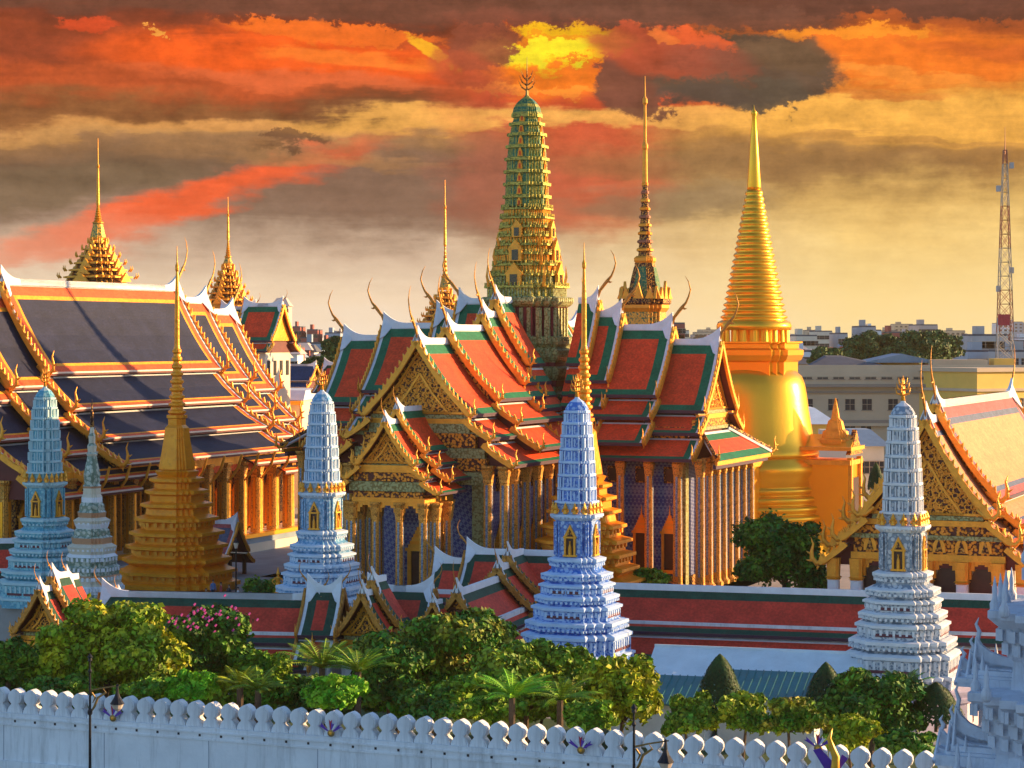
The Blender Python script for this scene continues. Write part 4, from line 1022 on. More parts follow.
for s in (1, -1):
    b.box(s*12.6, 14.5, 4.2, .4, 52, 1.2, 'blue_roof'); b.box(s*12.6, 14.5, 5.4, .7, 52.4, .35, 'gold_smooth'); b.box(s*10.3, 14.5, 11.8, .6, 47, .7, 'gold'); b.box(s*10.3, 14.5, 11.2, .4, 47, .6, 'tile_orange')
b.build('walls', ub)
cm = column_mesh(8.0, .80, 'gold')
br = MB(); br.tube([(0, 0, 0), (.5, 0, .6), (1.1, 0, 1.4), (1.5, 0, 2.6)], [.06, .14, .14, .10], 5, 'gold'); br = br.mesh('bracket')
y = -9.0
while y < 39:
    for s in ((1, -1) if y < -8 else (1,)):
        inst('column', cm, ub, (s*10.3, y, 4.0), 0)
        inst('bracket', br, ub, (s*10.7, y, 10.2), 0 if s > 0 else math.pi)
    if y < 34:
        inst('column', column_mesh(8.0, .55, 'gold'), ub, (8.3, y+1.3, 4.2), 0)
        add_window(ub, (7.45, y+1.55, 5.9), R(90), 5.0, 1.5)
    y += 3.1
for x in (-7, -3.5, 0, 3.5, 7): inst('column', cm, ub, (x, -9.6, 4.0), 0)

# ------------------------------------------------------------------ amber roofed hall on the right
GX = P(935, 405, 178)
gh = thing('gabled_hall', 'hall on the right with richly carved gilt gable and amber tiled roof', 'temple hall', (GX.x, 178, 2.0), TH)
T_G = [(0, 0, 5.0, -7.2), (4.5, -7.55, 6.6, -9.1), (6.1, -9.5, 8.2, -11.0)]
zg = 20.9-2
roof_section(gh, 0, 34, zg, T_G, dict(PAL_R, field='tile_amber'), rz=R(90), both=True, finial=4.0, hh=2.0)
PAL_R2 = dict(PAL_R, rings=[('tile_orange', .6), ('tile_slate', .35)])
roof_section(gh, -2, 3.6, zg-1.1, T_G, PAL_R2, rz=R(-90), finial=4.0, hh=2.0, rich=True)
b = MB()
b.box(0, 15.6, 0, 11, 35.6, 9.5, 'cream'); b.box(0, -2.5, 9.2, 11.6, .6, .5, 'gold'); b.box(0, -2.55, 7.6, 11.4, .5, 1.6, 'gold_carved'); b.box(0, -2.6, 7.1, 11.8, .6, .5, 'gold')
for x in (-4.4, -2.6, -.9, .9, 2.6, 4.4):
    b.prism([(x-.5, -2.82, 7.75), (x+.5, -2.82, 7.75), (x+.45, -2.82, 8.4), (x, -2.82, 9.1), (x-.45, -2.82, 8.4)], (0, -.12, 0), 'gold'); b.prism([(x-.28, -2.95, 7.8), (x+.28, -2.95, 7.8), (x, -2.95, 8.8)], (0, -.05, 0), 'gold_dark')
for x in (-5.4, -2.7, 0, 2.7, 5.4):
    n = 8
    if x < 5:
        for q in range(n):
            f = abs((q+.5)/n*2-1); b.box(x+.35+(2.0)*(q+.5)/n, -2.5, 7.1-.2-1.6*f**2.5, 2.0/n-.01, .3, .2+1.6*f**2.5, 'gold')
b.build('walls', gh)
b = MB(); b.sect(RED2, [(.55, 0, 'plaster'), (.42, .3), (.42, 5.4), (.5, 5.45, 'gold'), (.42, 5.6), (.6, 5.6), (.45, 5.7), (.5, 7.1)], 'plaster'); cmw = b.mesh('column')
for x in (-7.2, -5.4, -2.7, 0, 2.7, 5.4, 7.2): inst('column', cmw, gh, (x, -3.1, 0), 0)
for q in range(9):
    inst('column', cmw, gh, (7.2, .5+q*3.6, 0), 0)
for x in (-4.05, -1.35, 1.35, 4.05):
    b = MB(); b.prism([(-.95, 0, 0), (.95, 0, 0), (.95, 0, 5.6), (.6, 0, 6.4), (0, 0, 6.75), (-.6, 0, 6.4), (-.95, 0, 5.6)], (0, .2, 0), 'door_dark'); b.build('door', gh, (x, -2.36, 0))

# ------------------------------------------------------------------ gallery (cloister) roofs
T_C = [(0, 0, 2.9, -3.0), (2.6, -3.35, 4.3, -4.7)]
def gallery(px, py, Zr, rz, u0, u1, label, k=.8, both=False, secs=None, finial=2.0, pal=PAL_GAL, loc=None, tiers=T_C, wallh=None):
    if loc is None:
        Y = (H-Zr)*F/(py-HOR); p = P(px, py, Y); loc = (p.x, Y, 0)
    root = thing('gallery', label, 'gallery', loc, rz, 'cloister gallery roofs')
    for (a, b_, z, bo) in (secs or [(u0, u1, Zr, both)]):
        roof_section(root, a, b_, z, tiers, pal, k=k, both=bo, finial=finial, horns=True, hh=1.2, bm='bronze_gold')
    mb = MB(); zz_ = Zr+tiers[-1][3]+.2; a0 = min(q[0] for q in secs) if secs else u0; a1 = max(q[1] for q in secs) if secs else u1
    mb.box((a0+a1)/2, 0, 0, a1-a0-1.2, 4.6, zz_+2.2, 'plaster'); mb.build('wall', root)
    cmw = MB(); cmw.box(0, 0, 0, .5, .5, zz_+.3, 'trim'); cme = cmw.mesh('pillar'); n = int((a1-a0-1)/3)
    for q in range(n+1):
        inst('pillar', cme, root, (a0+.8+q*(a1-a0-1.6)/max(1, n), -3.3, 0))
    return root
gallery(614, 586, 7.1, R(-16), -3, 50, 'longest straight dark red cloister roof, between the deep blue and greyish white prangs')
gallery(128, 594, 7.1, R(-9), -2, 13.6, 'dark red cloister roof with green edges below the golden stepped chedi', secs=[(-2, 14.6, 7.1, True), (13.6, 16.2, 7.7, True)])
gallery(374, 588, 7.5, R(-14), -.5, 4.6, 'short cloister roof just right of the dark gilt gable, above the trees', both=True)
# pink lit arm and its cross pavilion
pc = P(522, 572, 186); z0 = 8.6
root = thing('gallery_pavilion', 'cross shaped cloister pavilion with stepped dark red roofs beside the deep blue prang', 'pavilion', (pc.x, 184, 0), R(-16), 'cloister pavilions with gables')
for (ang, secs) in ((-90, [(0, 4.2, 9.0), (3, 7.0, 8.3), (5, 17.5, 7.5)]), (180, [(0, 4.6, 8.9), (2, 7.3, 8.1)]), (0, [(0, 5.5, 8.9)])):
    for (a, b_, z) in secs: roof_section(root, a, b_, z, T_C, PAL_GAL, rz=R(ang), k=.8, finial=2.6, hh=1.2, bm='bronze_gold')
b = MB(); b.box(0, -8.5, 0, 4.4, 17, 5.4, 'plaster'); b.box(-1, 0, 0, 12, 4.4, 6, 'plaster'); b.build('wall', root)
# gates with gilt gables facing the wall
T_GT = [(0, 0, 2.2, -3.1), (1.9, -3.4, 3.2, -4.4)]
def gate(px, py, Y, label, n=2, k=.72, zbase=0):
    p = P(px, py, Y); root = thing('gate_pavilion', label, 'gate', (p.x, Y, 0), TH, 'cloister gates with gilt gables'); z = p.z
    roof_section(root, -1.5, .0, z, T_GT, PAL_GAL, rz=R(-90), k=k, rich=True, finial=2.2, hh=1.2, gm='gold_dark', bm='bronze_gold')
    if n > 1: roof_section(root, -3.8, -1.6, z+.8, T_GT, PAL_GAL, rz=R(-90), k=k, finial=2.2, hh=1.2, bm='bronze_gold')
    b = MB(); b.box(0, 3.6, 0, 4.0, 5.6, z-4.2, 'plaster'); b.box(0, .7, z-4.3, 4.6, .3, .5, 'gold'); b.box(0, .8, z-5.0, 4.4, .3, .5, 'trim'); b.build('wall', root)
    return root
gate(362, 594, 165, 'cloister gate with dark gilt gable and white roof edges above the fan leaved cycads')
gate(39, 590, 166, 'cloister gate with dark gilt gable nearest the left edge of the photo')
gate(66, 578, 171, 'cloister gate gable below the turquoise prang, second gate from left', 1)
gate(118, 596, 171, 'small cloister gate with pale upturned ridge tip below the needle spired chedi', 1, .6)
gate(433, 603, 166, 'tiny cloister gate gable at the near end of the pavilion arm', 1, .5)
gallery(16, 541, 7.4, R(4), -14, 1.2, 'raised dark red gallery roof at the left edge below the navy roofed hall')
# small rose and slate roofed pavilion in the court
p = P(224, 522, 224)
root = thing('court_pavilion', 'small open pavilion with a slate blue and rose roof beside the golden stepped chedi', 'pavilion', (p.x, 224, 3.0), TH)
roof_section(root, -2.6, 1.5, p.z-3, [(0, 0, 2.2, -2.9), (1.9, -3.15, 3.2, -4.0)], PAL_P, rz=0, k=.7, both=True, finial=0, horns=False, teeth=False, gable=False)
b = MB(); b.box(0, 0, 0, .3, .3, p.z-6.2, 'door_dark'); pm = b.mesh('post')
for x in (-2.1, -.4, 1.2):
    for y in (-1.9, 1.9): inst('post', pm, root, (x, y, 0))

# ------------------------------------------------------------------ tall mosaic spires behind
def mondop(px, Y, label, kind):
    b0 = P(px, 400, Y); root = thing('palace_spire', label, 'spire', (b0.x, Y, 0), TH, 'gilded stepped spires behind the halls')
    s = F/Y; Z = lambda y: H-(y-HOR)/s; r = lambda p: p/s/1.11
    ytop, ycone, ybell, ytier, ybase, wb = kind
    mb = MB(); n = 6; pr = [(r(wb), 0), (r(wb), Z(ybase+8))]
    for i in range(n):
        a = wb*(1-i/(n+.7)); y0 = ybase+(ytier-ybase)*i/n; y1 = ybase+(ytier-ybase)*(i+1)/n
        pr += [(r(a*.80), Z(y0), 'gold_dark'), (r(a*.78), Z(y0+(y1-y0)*.45)), (r(a*.98), Z(y0+(y1-y0)*.55), 'gold'), (r(a*.98), Z(y0+(y1-y0)*.78))]
    mb.sect(RED, pr, 'gold')
    for i in range(n):
        a = r(wb*(1-i/(n+.7))); y0 = ybase+(ytier-ybase)*i/n; h = abs(ytier-ybase)/n/s
        for q in range(4):
            c, t = math.cos(q*math.pi/2), math.sin(q*math.pi/2)
            mb.prism([(a*c-yy*t, a*t+yy*c, Z(y0)+zq) for yy, zq in ((-a*.3, 0), (a*.3, 0), (0, h*1.3))], (.3*c, .3*t, 0), 'gold')
            for ey in (.97,):
                x, y2 = a*.97, ey*a*.8
                for sg in (-1, 1):
                    y3 = y2*sg; X, Y_ = x*c-y3*t, x*t+y3*c; mb.tube([(X, Y_, Z(y0)+h*.5), (X*1.06, Y_*1.06, Z(y0)+h*.9), (X*1.05, Y_*1.05, Z(y0)+h*1.35)], [.14, .10, .02], 4, 'gold')
    mb.build('stepped_roof', root)
    mb = MB(); a = wb*.22
    mb.sect(RED, [(r(a*1.1), Z(ytier), 'gold_leaf'), (r(a*1.1), Z(ytier-2)), (r(a), Z(ytier-3), 'gold_facet'), (r(a*.62), Z(ybell+2)), (r(a*.75), Z(ybell+1), 'gold_leaf'), (r(a*.7), Z(ybell))], 'gold_facet'); mb.build('bell', root)
    mb = MB(); pr = []
    for i in range(7):
        y0 = ybell+(ycone-ybell)*i/7; a2 = a*.6*(1-i/9); pr += [(a2*.75/s, Z(y0)), (a2/s, Z(y0-1.2)), (a2*.7/s, Z(y0-2.4))]
    pr += [(a*.13/s+.12, Z(ycone)), (.12, Z(ycone+(ytop-ycone)*.55)), (.2, Z(ycone+(ytop-ycone)*.58)), (.08, Z(ycone+(ytop-ycone)*.62)), (.03, Z(ytop))]
    mb.sect(circle(10), pr, 'gold_leaf'); mb.build('needle', root)
    return root
mondop(98, 300, 'tall gilded stepped spire rising beyond the ridge of the navy roofed hall', (138, 205, 222, 240, 282, 34))
mondop(228, 310, 'smaller gilded spire behind the right end of the navy roof', (197, 240, 256, 266, 304, 21))
mondop(445, 300, 'gilded spire just left of the olive gold prang', (180, 245, 276, 290, 326, 24))
# library spire
Y = 258; s = F/Y; b0 = P(645, 330, Y); root = thing('library_spire', 'very tall slender spire with green mosaic bell between the prang and the great golden chedi', 'spire', (b0.x, Y, 3), TH)
Z = lambda y: H-(y-HOR)/s-3; r = lambda p: p/s/1.11
mb = MB(); pr = [(r(40), 0, 'gold_dark'), (r(40), Z(352)), (r(30), Z(345)), (r(23), Z(336)), (r(23), Z(326), 'gold_facet'), (r(21), Z(324)), (r(21), Z(312), 'gold'), (r(22), Z(311)), (r(24), Z(308)), (r(24), Z(305), 'gold_dark'), (r(26), Z(303)), (r(26), Z(299)), (r(19), Z(298))]
mb.sect(RED, pr, 'gold_dark')
for q in range(4):
    c, t = math.cos(q*math.pi/2), math.sin(q*math.pi/2)
    for e, hh in ((0, 2.0), (-.55, 1.3), (.55, 1.3), (-.8, 1.4), (.8, 1.4)):
        a = r(25)*(1 if abs(e) < .6 else .85); yy = e*r(25)
        mb.prism([((a)*c-(yy+d)*t, a*t+(yy+d)*c, Z(299)+zq) for d, zq in ((-.55, 0), (.55, 0), (0, hh))], (-.3*c, -.3*t, 0), 'gold')
mb.build('roof_tier', root)
mb = MB(); mb.sect(RED4, [(r(17), Z(299), 'gold_dark'), (r(15.5), Z(290)), (r(13.5), Z(278)), (r(10.5), Z(266)), (r(10), Z(263), 'gold'), (r(11), Z(261)), (r(11), Z(258)), (r(8.5), Z(256))], 'gold_dark')
for q in range(4):
    c, t = math.cos(q*math.pi/2), math.sin(q*math.pi/2); pp = []
    for (rr, y, hw) in ((16.9, 298, .75), (15.4, 289, .8), (13.4, 278, .65), (10.9, 267, .45)):
        pp.append((r(rr)+.06, y, hw))
    ring = [((a)*c-(-hw)*t, a*t+(-hw)*c, Z(y)) for a, y, hw in pp]+[(a*c-hw*t, a*t+hw*c, Z(y)) for a, y, hw in pp[::-1]]
    for i in range(3):
        (a, y, hw), (a2, y2, h2) = pp[i], pp[i+1]
        mb.face([(a*c+hw*t, a*t-hw*c, Z(y)), (a*c-hw*t, a*t+hw*c, Z(y)), (a2*c-h2*t, a2*t+h2*c, Z(y2)), (a2*c+h2*t, a2*t-h2*c, Z(y2))], 'panel_green')
mb.build('mosaic_bell', root)
mb = MB(); pr = []; n = 9
for i in range(n):
    y = 256-i*8.2; a = 8.2-i*.62; mm = ['gold', 'tower_red', 'gold_leaf'][i % 3]
    pr += [(r(a*.8), Z(y), 'gold_dark'), (r(a*.75), Z(y-4)), (r(a), Z(y-5), mm), (r(a), Z(y-7))]
pr += [(r(2.6), Z(182), 'gold'), (r(2.2), Z(150)), (r(3), Z(148)), (r(3), Z(145)), (r(1.6), Z(142)), (r(1.3), Z(105)), (r(2.4), Z(103)), (r(2.2), Z(99)), (r(.7), Z(96)), (r(.3), Z(76))]
mb.sect(RED2, pr, 'gold'); mb.build('needle', root)

# ------------------------------------------------------------------ halls and city behind
def simple_gable(px, py, Y, zr_px, label, L0, L1, tiers, pal, rz, wallm, k=1.0, gm='gold_carved', finial=2.0):
    p = P(px, py, Y); root = thing('far_hall', label, 'hall', (p.x, Y, 0), TH)
    roof_section(root, L0, L1, p.z, tiers, pal, rz=rz, both=True, k=k, finial=finial, hh=1.3, rich=False, gm=gm)
    mb = MB(); w = tiers[-1][2]*.8; mb.box((L0+L1)/2, 0, 0, L1-L0-1.5, w*2, p.z+tiers[-1][3]-.1, wallm)
    for q in range(4): mb.box(L1-.72, -w*.75+q*w*.5, p.z+tiers[-1][3]-3.2, .1, w*.2, 1.9, 'hole')
    mb.build('walls', root, rz=rz); return root
T_F = [(0, 0, 3.2, -4.6), (2.9, -4.9, 4.3, -5.9)]
simple_gable(268, 305, 300, 0, 'far hall with bright sunlit gilt gable and red roof behind the navy roofs', -3.5, 2.2, T_F, PAL_G, 0, 'cream', .8, gm='gold_leaf')  # brighter gold leaf puts the sunlight into the gable's colour
simple_gable(248, 308, 304, 0, 'far hall with dark green roof right behind the sunlit gilt gable', -4, 1.2, T_F, PAL_GAL, 0, 'cream', .8)
PAL_B = dict(trim=('trim', .2), rings=[('tile_blue', .3)], field='tile_blue', bot=None, fascia='trim_warm', cap='trim')
simple_gable(300, 365, 330, 0, 'small hall with plain deep blue roof beside the navy roofs', -2.6, 2.6, [(0, 0, 2.0, -2.2), (1.8, -2.4, 3.0, -3.1)], PAL_B, 0, 'cream', .5, finial=1.0)
simple_gable(345, 364, 300, 0, 'low hall with a red and green roof behind the left wing of the temple hall', -3, 4, [(0, 0, 2.2, -2.4), (2.0, -2.6, 3.4, -3.6)], PAL_GAL, 0, 'cream', .6, finial=0)
p = P(283, 390, 318); root = thing('awning_hall', 'low white roofed annexe beside the deep blue roofed hall', 'annexe', (p.x, 318, 0), TH)
mb = MB(); mb.box(0, 0, 0, 9, 6, p.z-1.2, 'cream'); mb.prism([(-5, -3.6, p.z-1.3), (5, -3.6, p.z-1.3), (4, -1, p.z), (-4, -1, p.z)], (0, 5, .2), 'white_metal'); mb.box(0, -3.7, p.z-1.9, 10, .3, .5, 'gold'); mb.build('shell', root)

# windows for plain buildings
def win_mesh(w, h, glass='hole'):
    mb = MB(); mb.box(0, -.02, 0, w, .08, h, glass); mb.box(0, -.07, -.12, w*1.25, .22, .12, 'beige_dark'); mb.box(0, -.06, h, w*1.15, .16, .10, 'beige'); mb.box(0, -.07, 0, .06, .05, h, 'beige'); mb.box(0, -.07, h*.5, w, .05, .06, 'beige')
    return mb.mesh('window')
# long ministry block
Y = 420; s = F/Y; xl, xr = P(800, 0, Y).x, P(1100, 0, Y).x; z = lambda y: H-(y-HOR)/s
xm = (xl+xr)/2; root = thing('office_block', 'long beige three storey block with small dark windows and flat grey roof', 'building', (xm, Y, 0)); Lb = xr-xl
mb = MB(); mb.box(0, 10, 0, Lb, 20, z(384), 'beige')
for (ya, yb, d, m) in ((372, 384, .9, 'beige'), (384, 387, 1.5, 'beige_dark'), (391, 393, .5, 'beige_dark'), (420, 423, .6, 'beige_dark'), (423, 426, .9, 'beige'), (365, 372, .5, 'beige')):
    mb.box(0, -d/2+.003, z(yb), Lb+d, d, z(ya)-z(yb), m)
xbr = (925-512)*Y/F-xm
mb.box(xbr+15.4, 2.0, 0, 30, 16, z(371), 'yellow_wall', R(32)); mb.box(xbr+15.4, 2.0, z(371), 31, 17, .7, 'beige', R(32)); mb.box(xbr+15.4, 2.0, z(390), 30.8, 16.8, .5, 'beige', R(32))
mb.build('walls', root)
for k2, (pxw, yy) in enumerate([(q, 399) for q in (808, 833, 850, 867, 893, 961, 983)]+[(q, 433) for q in (834, 850, 866, 893)]):
    inst('window', win_mesh(1.7, 2.0) if k2 < 7 else win_mesh(1.8, 2.6), root, ((pxw-512)*Y/F-xm, -.03, z(yy+ (11 if yy < 410 else 6))))
for q in range(7): inst('window', win_mesh(.8, 1.4), root, (xbr+15.4+math.cos(R(32))*(-12+q*4)+math.sin(R(32))*8.05, 2.0+math.sin(R(32))*(-12+q*4)-math.cos(R(32))*8.05, z(405)), R(32))
for pxw in list(range(806, 925, 16)): inst('window', win_mesh(1.9, .4), root, ((pxw-512)*Y/F-xm, -.94, z(379)))
mb = MB(); mb.prism([(-Lb/2, 1, z(372)), (((915-512)*Y/F)-xm, 1, z(372)), (((850-512)*Y/F)-xm, 9, z(357)), (-Lb/2+6, 9, z(357))], (0, 3, .2), 'grey_roof'); mb.box(0, 10, z(384), Lb-.5, 17, 1.9, 'grey_roof'); mb.build('roof', root)
mb = MB(); xx = (908-512)*Y/F-xm; mb.box(xx, 12, z(372), 7, 6, z(362)-z(372), 'yellow_wall'); mb.prism([(xx-7.5, 6, z(363)), (xx+7.5, 6, z(363)), (xx, 6, z(354))], (0, 12, 0), 'blue_roof'); mb.build('roof_pavilion', root)
mb = MB(); xx = (962-512)*Y/F-xm; mb.box(xx, 4, z(374), 10, 5, 2.6, 'beige'); mb.box(xx+8, 4, z(374), 3.6, 5, 2.8, 'yellow_wall'); mb.build('roof_hut', root)
# smaller yard buildings
def block(px0, px1, ytop, Y, depth, m, name, label, cat, roof=None, wins=None, group=None, roofm='grey_roof', wsize=(1.2, 1.5)):
    s = F/Y; x0, x1 = (px0-512)/s, (px1-512)/s; zt = H-(ytop-HOR)/s; w = x1-x0
    root = thing(name, label, cat, ((x0+x1)/2, Y, 0), 0, group)
    mb = MB(); mb.box(0, depth/2, 0, w, depth, zt, m); mb.build('walls', root)
    if roof:
        mb = MB(); o = .8; mb.loft([[(-w/2-o, -o, zt), (w/2+o, -o, zt), (w/2+o, depth+o, zt), (-w/2-o, depth+o, zt)], [(-w/2*.55, depth*.3, zt+roof), (w/2*.55, depth*.3, zt+roof), (w/2*.55, depth*.7, zt+roof), (-w/2*.55, depth*.7, zt+roof)]], roofm); mb.build('roof', root)
    else:
        mb = MB(); mb.box(0, depth/2, zt, w*.98, depth*.98, .5, 'grey_roof'); mb.box(-w*.2, depth*.4, zt+.5, w*.25, depth*.3, 2.0, m); mb.build('roof', root)
    if wins:
        nx, nz, zb = wins; wm = win_mesh(*wsize)
        for i in range(nx):
            for j in range(nz): inst('window', wm, root, (-w/2+w*(i+.5)/nx, -.03, zt-zb-j*3.3))
    return root
block(768, 833, 424, 330, 14, 'yellow_wall', 'side_house', 'cream yellow house with white hipped roof right of the great golden chedi', 'house', 2.2, (6, 1, 4.3), roofm='white_metal')
block(845, 884, 446, 300, 12, 'cream', 'side_house', 'low house with grey pitched roof left of the greyish white prang', 'house', 2.0, (4, 1, 3.5), roofm='blue_roof')
block(818, 846, 450, 292, 8, 'cream', 'side_house', 'tiny cream house with flat top behind the chedi porch', 'house', 0, (3, 1, 2.6))
block(968, 1010, 352, 560, 18, 'conc_blue', 'far_office', 'pale blue white office tower with dark top floor beside the lattice mast', 'building', 0, (6, 4, 3.0), wsize=(2.0, 1.3))
block(972, 1008, 336, 575, 14, 'conc', 'far_office', 'boxy concrete top block with dark openings behind the pale blue office', 'building', 0, (4, 2, 3.0), wsize=(4.0, 1.6))
block(1004, 1060, 352, 540, 18, 'conc', 'far_office', 'grey block cut by the right edge of the photo behind the mast', 'building', 0, (7, 5, 3.0))
block(786, 832, 352, 620, 20, 'white_metal', 'far_office', 'low white building with one dark window strip right of the golden spire', 'building', 0, (3, 1, 2.4), wsize=(3.2, 1.0))
block(778, 812, 364, 520, 20, 'beige', 'far_office', 'low beige house row behind the long beige block', 'building', 1.6, (5, 1, 3.0))
block(352, 372, 352, 520, 16, 'brick_red', 'far_office', 'dark red town house left of the round green tree', 'building', 0, (3, 2, 3.0)) if 0 else None
block(284, 300, 348, 520, 12, 'brick_red', 'far_office', 'dark red town house beside the sunlit gilt gable', 'building', 0, (4, 2, 3.0))
block(302, 322, 344, 600, 14, 'conc_blue', 'far_office', 'blue grey flat roofed block between the red house and the round green tree', 'building', 0, (5, 3, 3.0), wsize=(2.4, 1.0))
block(272, 288, 306, 1100, 20, 'conc_pink', 'high_rise', 'slim pale high rise with slanted top behind the sunlit gilt gable', 'high rise', 4.0, (5, 8, 3.0), wsize=(2, 1.4), roofm='conc_pink')
rnd = random.Random(11); cols = ['conc', 'conc_pink', 'cream', 'conc_blue', 'white_metal', 'beige', 'brick_red']; nm = {'conc': 'grey', 'conc_pink': 'pinkish', 'cream': 'cream', 'conc_blue': 'blue grey', 'white_metal': 'white', 'beige': 'beige', 'brick_red': 'brick red'}
def city(pa, pb, n, where):
    for i in range(n):
        c = cols[rnd.randrange(7)]; px = pa+(pb-pa)*(i+rnd.random()*.8)/n; w = rnd.uniform(7, 22); Yb = rnd.choice((760, 950, 1200, 1500, 1900, 2300)); yt = rnd.uniform(330, 343) if rnd.random() < .85 else rnd.uniform(322, 331)
        block(px, px+w, yt, Yb, 25, c, 'city_building', '%s hazy city block, number %d from the left %s' % (nm[c], i+1, where) if 0 else '%s %s skyline block %s' % (['low', 'mid height', 'taller'][0 if yt > 338 else 1 if yt > 332 else 2], nm[c], where), 'building', 0, (max(2, int(w/4)), 3, 3.0), group='city blocks on the horizon '+where, wsize=(2.2, 1.4))
city(268, 345, 14, 'left of the temple hall')
city(652, 715, 9, 'between the tall slender spire and great chedi')
city(786, 1030, 34, 'right of the great chedi')
# filler roofs hiding bare ground in the middle distance
for i in range(26):
    px = 262+i*4.0 if i < 14 else 790+(i-14)*19; Yb = rnd.uniform(430, 700) if i < 14 else rnd.uniform(600, 720); c = cols[rnd.randrange(7)]; w = rnd.uniform(8, 16)
    block(px, px+w, rnd.uniform(346, 362) if i < 14 else rnd.uniform(346, 358), Yb, 14, c, 'town_house', '%s town house among low roofs %s' % (nm[c], 'left of the temple hall' if i < 14 else 'right of the great chedi'), 'house', 1.8, (3, 1, 3.0), group='low town houses', roofm=rnd.choice(('grey_roof', 'blue_roof', 'brick_red', 'conc_pink')))
# lattice radio mast
Y = 500; s = F/Y; p = P(1005, 150, Y); root = thing('radio_mast', 'tall red and white lattice radio mast near the right edge', 'radio mast', (p.x, Y, 0)); zt = p.z
mb = MB(); n = 22
def mw(z): return 1.9*(1-z/zt)**.9+.35
for i in range(n):
    z0, z1 = zt*i/n, zt*(i+1)/n; a, b_ = mw(z0), mw(z1); m = 'tower_red' if (i//3) % 2 else 'tower_white'
    for q in range(4):
        c0 = [(1, 1), (1, -1), (-1, -1), (-1, 1)]; u, v = c0[q], c0[(q+1) % 4]
        mb.tube([(u[0]*a, u[1]*a, z0), (u[0]*b_, u[1]*b_, z1)], [.11, .11], 4, m)
        mb.tube([(u[0]*a, u[1]*a, z0), (v[0]*b_, v[1]*b_, z1)], [.07, .07], 3, m); mb.tube([(v[0]*a, v[1]*a, z0), (u[0]*b_, u[1]*b_, z1)], [.07, .07], 3, m)
        mb.tube([(u[0]*b_, u[1]*b_, z1), (v[0]*b_, v[1]*b_, z1)], [.08, .08], 3, m)
mb.tube([(0, 0, zt-1), (0, 0, zt+5)], [.15, .04], 5, 'tower_red'); mb.build('lattice', root)
mb = MB()
for (z, a) in ((H+14, 1), (H+10, -1), (zt-4, 1), (zt-9, -1)): mb.box(a*1.4, 0, z, .9, .9, 1.3, 'conc')
mb.build('antennas', root)
mb = MB(); pts = [(i*.5, math.sin(i*.9)*.2, 0) for i in range(6)]
for i in range(5): mb.prism([(pts[i][0], pts[i][1], 0), (pts[i+1][0], pts[i+1][1], -.2), (pts[i+1][0], pts[i+1][1], 2.2), (pts[i][0], pts[i][1], 2.4)], (0, .05, 0), 'flag_red')
f = tag(mb.build('flag', None, P(998, 325, 496)), 'small dark red flag flying in front of the lattice radio mast', 'flag')
mb = MB(); mb.tube([(0, 0, 0), (0, 0, P(998, 318, 496).z)], [.18, .08], 6, 'conc'); o = tag(mb.build('flagpole', None, (P(998, 325, 496).x-.1, 496, 0)), 'thin pole carrying the small dark red flag beside the mast', 'flagpole')

# ------------------------------------------------------------------ trees and planting
def crown_mesh(name, blobs, n, ls, m, seed, flat=0.0, up=.2, droop=0.0):
    """many small leaves spread through the crown's volume; blobs = (x, y, z, rx, ry, rz)"""
    rd = random.Random(seed); v = []; f = []
    tot = sum(b[3]*b[5] for b in blobs)
    for b in blobs:
        k = int(n*b[3]*b[5]/tot)
        for _ in range(k):
            z = rd.uniform(-.75, 1); a = rd.uniform(0, 2*math.pi); q = math.sqrt(1-z*z); d = Vector((q*math.cos(a), q*math.sin(a), z))
            rr = rd.uniform(.3, 1.0)**.45 * (1+.22*math.sin(5*a+b[0])*math.cos(4*z+b[1]))+rd.gauss(0, .09)
            c = Vector((b[0]+d.x*b[3]*rr, b[1]+d.y*b[4]*rr, b[2]+d.z*b[5]*rr))
            nrm = (d+Vector((rd.uniform(-1, 1), rd.uniform(-1, 1), rd.uniform(-1, 1)+up))*.9).normalized()
            t = nrm.orthogonal().normalized(); t.rotate(Matrix.Rotation(rd.uniform(0, 6.28), 3, nrm)); w = nrm.cross(t)
            l = ls*rd.uniform(.55, 1.45); h = l*.32; o = len(v)
            v += [tuple(c-t*l*.5), tuple(c+w*h+nrm*h*.3), tuple(c+t*l*.5), tuple(c-w*h+nrm*h*.3)]; f.append((o, o+1, o+2, o+3))
    me = bpy.data.meshes.new(name); me.from_pydata(v, [], f); me.materials.append(MATS[m]); me.update(); return me
def limbs(blobs, h0, r0, rd):
    mb = MB(); path = [(0, 0, 0), (rd.uniform(-.2, .2), .1, h0*.5), (rd.uniform(-.3, .3), 0, h0)]
    mb.tube(path, [r0, r0*.8, r0*.65], 7, 'trunk')
    for b in blobs:
        e = (b[0]*.8, b[1]*.8, b[2]-b[5]*.1); m = (b[0]*.35, b[1]*.35, h0+(e[2]-h0)*.55)
        mb.tube([path[-1], m, e], [r0*.5, r0*.3, r0*.1], 5, 'trunk')
    return mb
def wall_y(px): a = (px-512)/F; return (128.3-.957)/(1+.416*a)
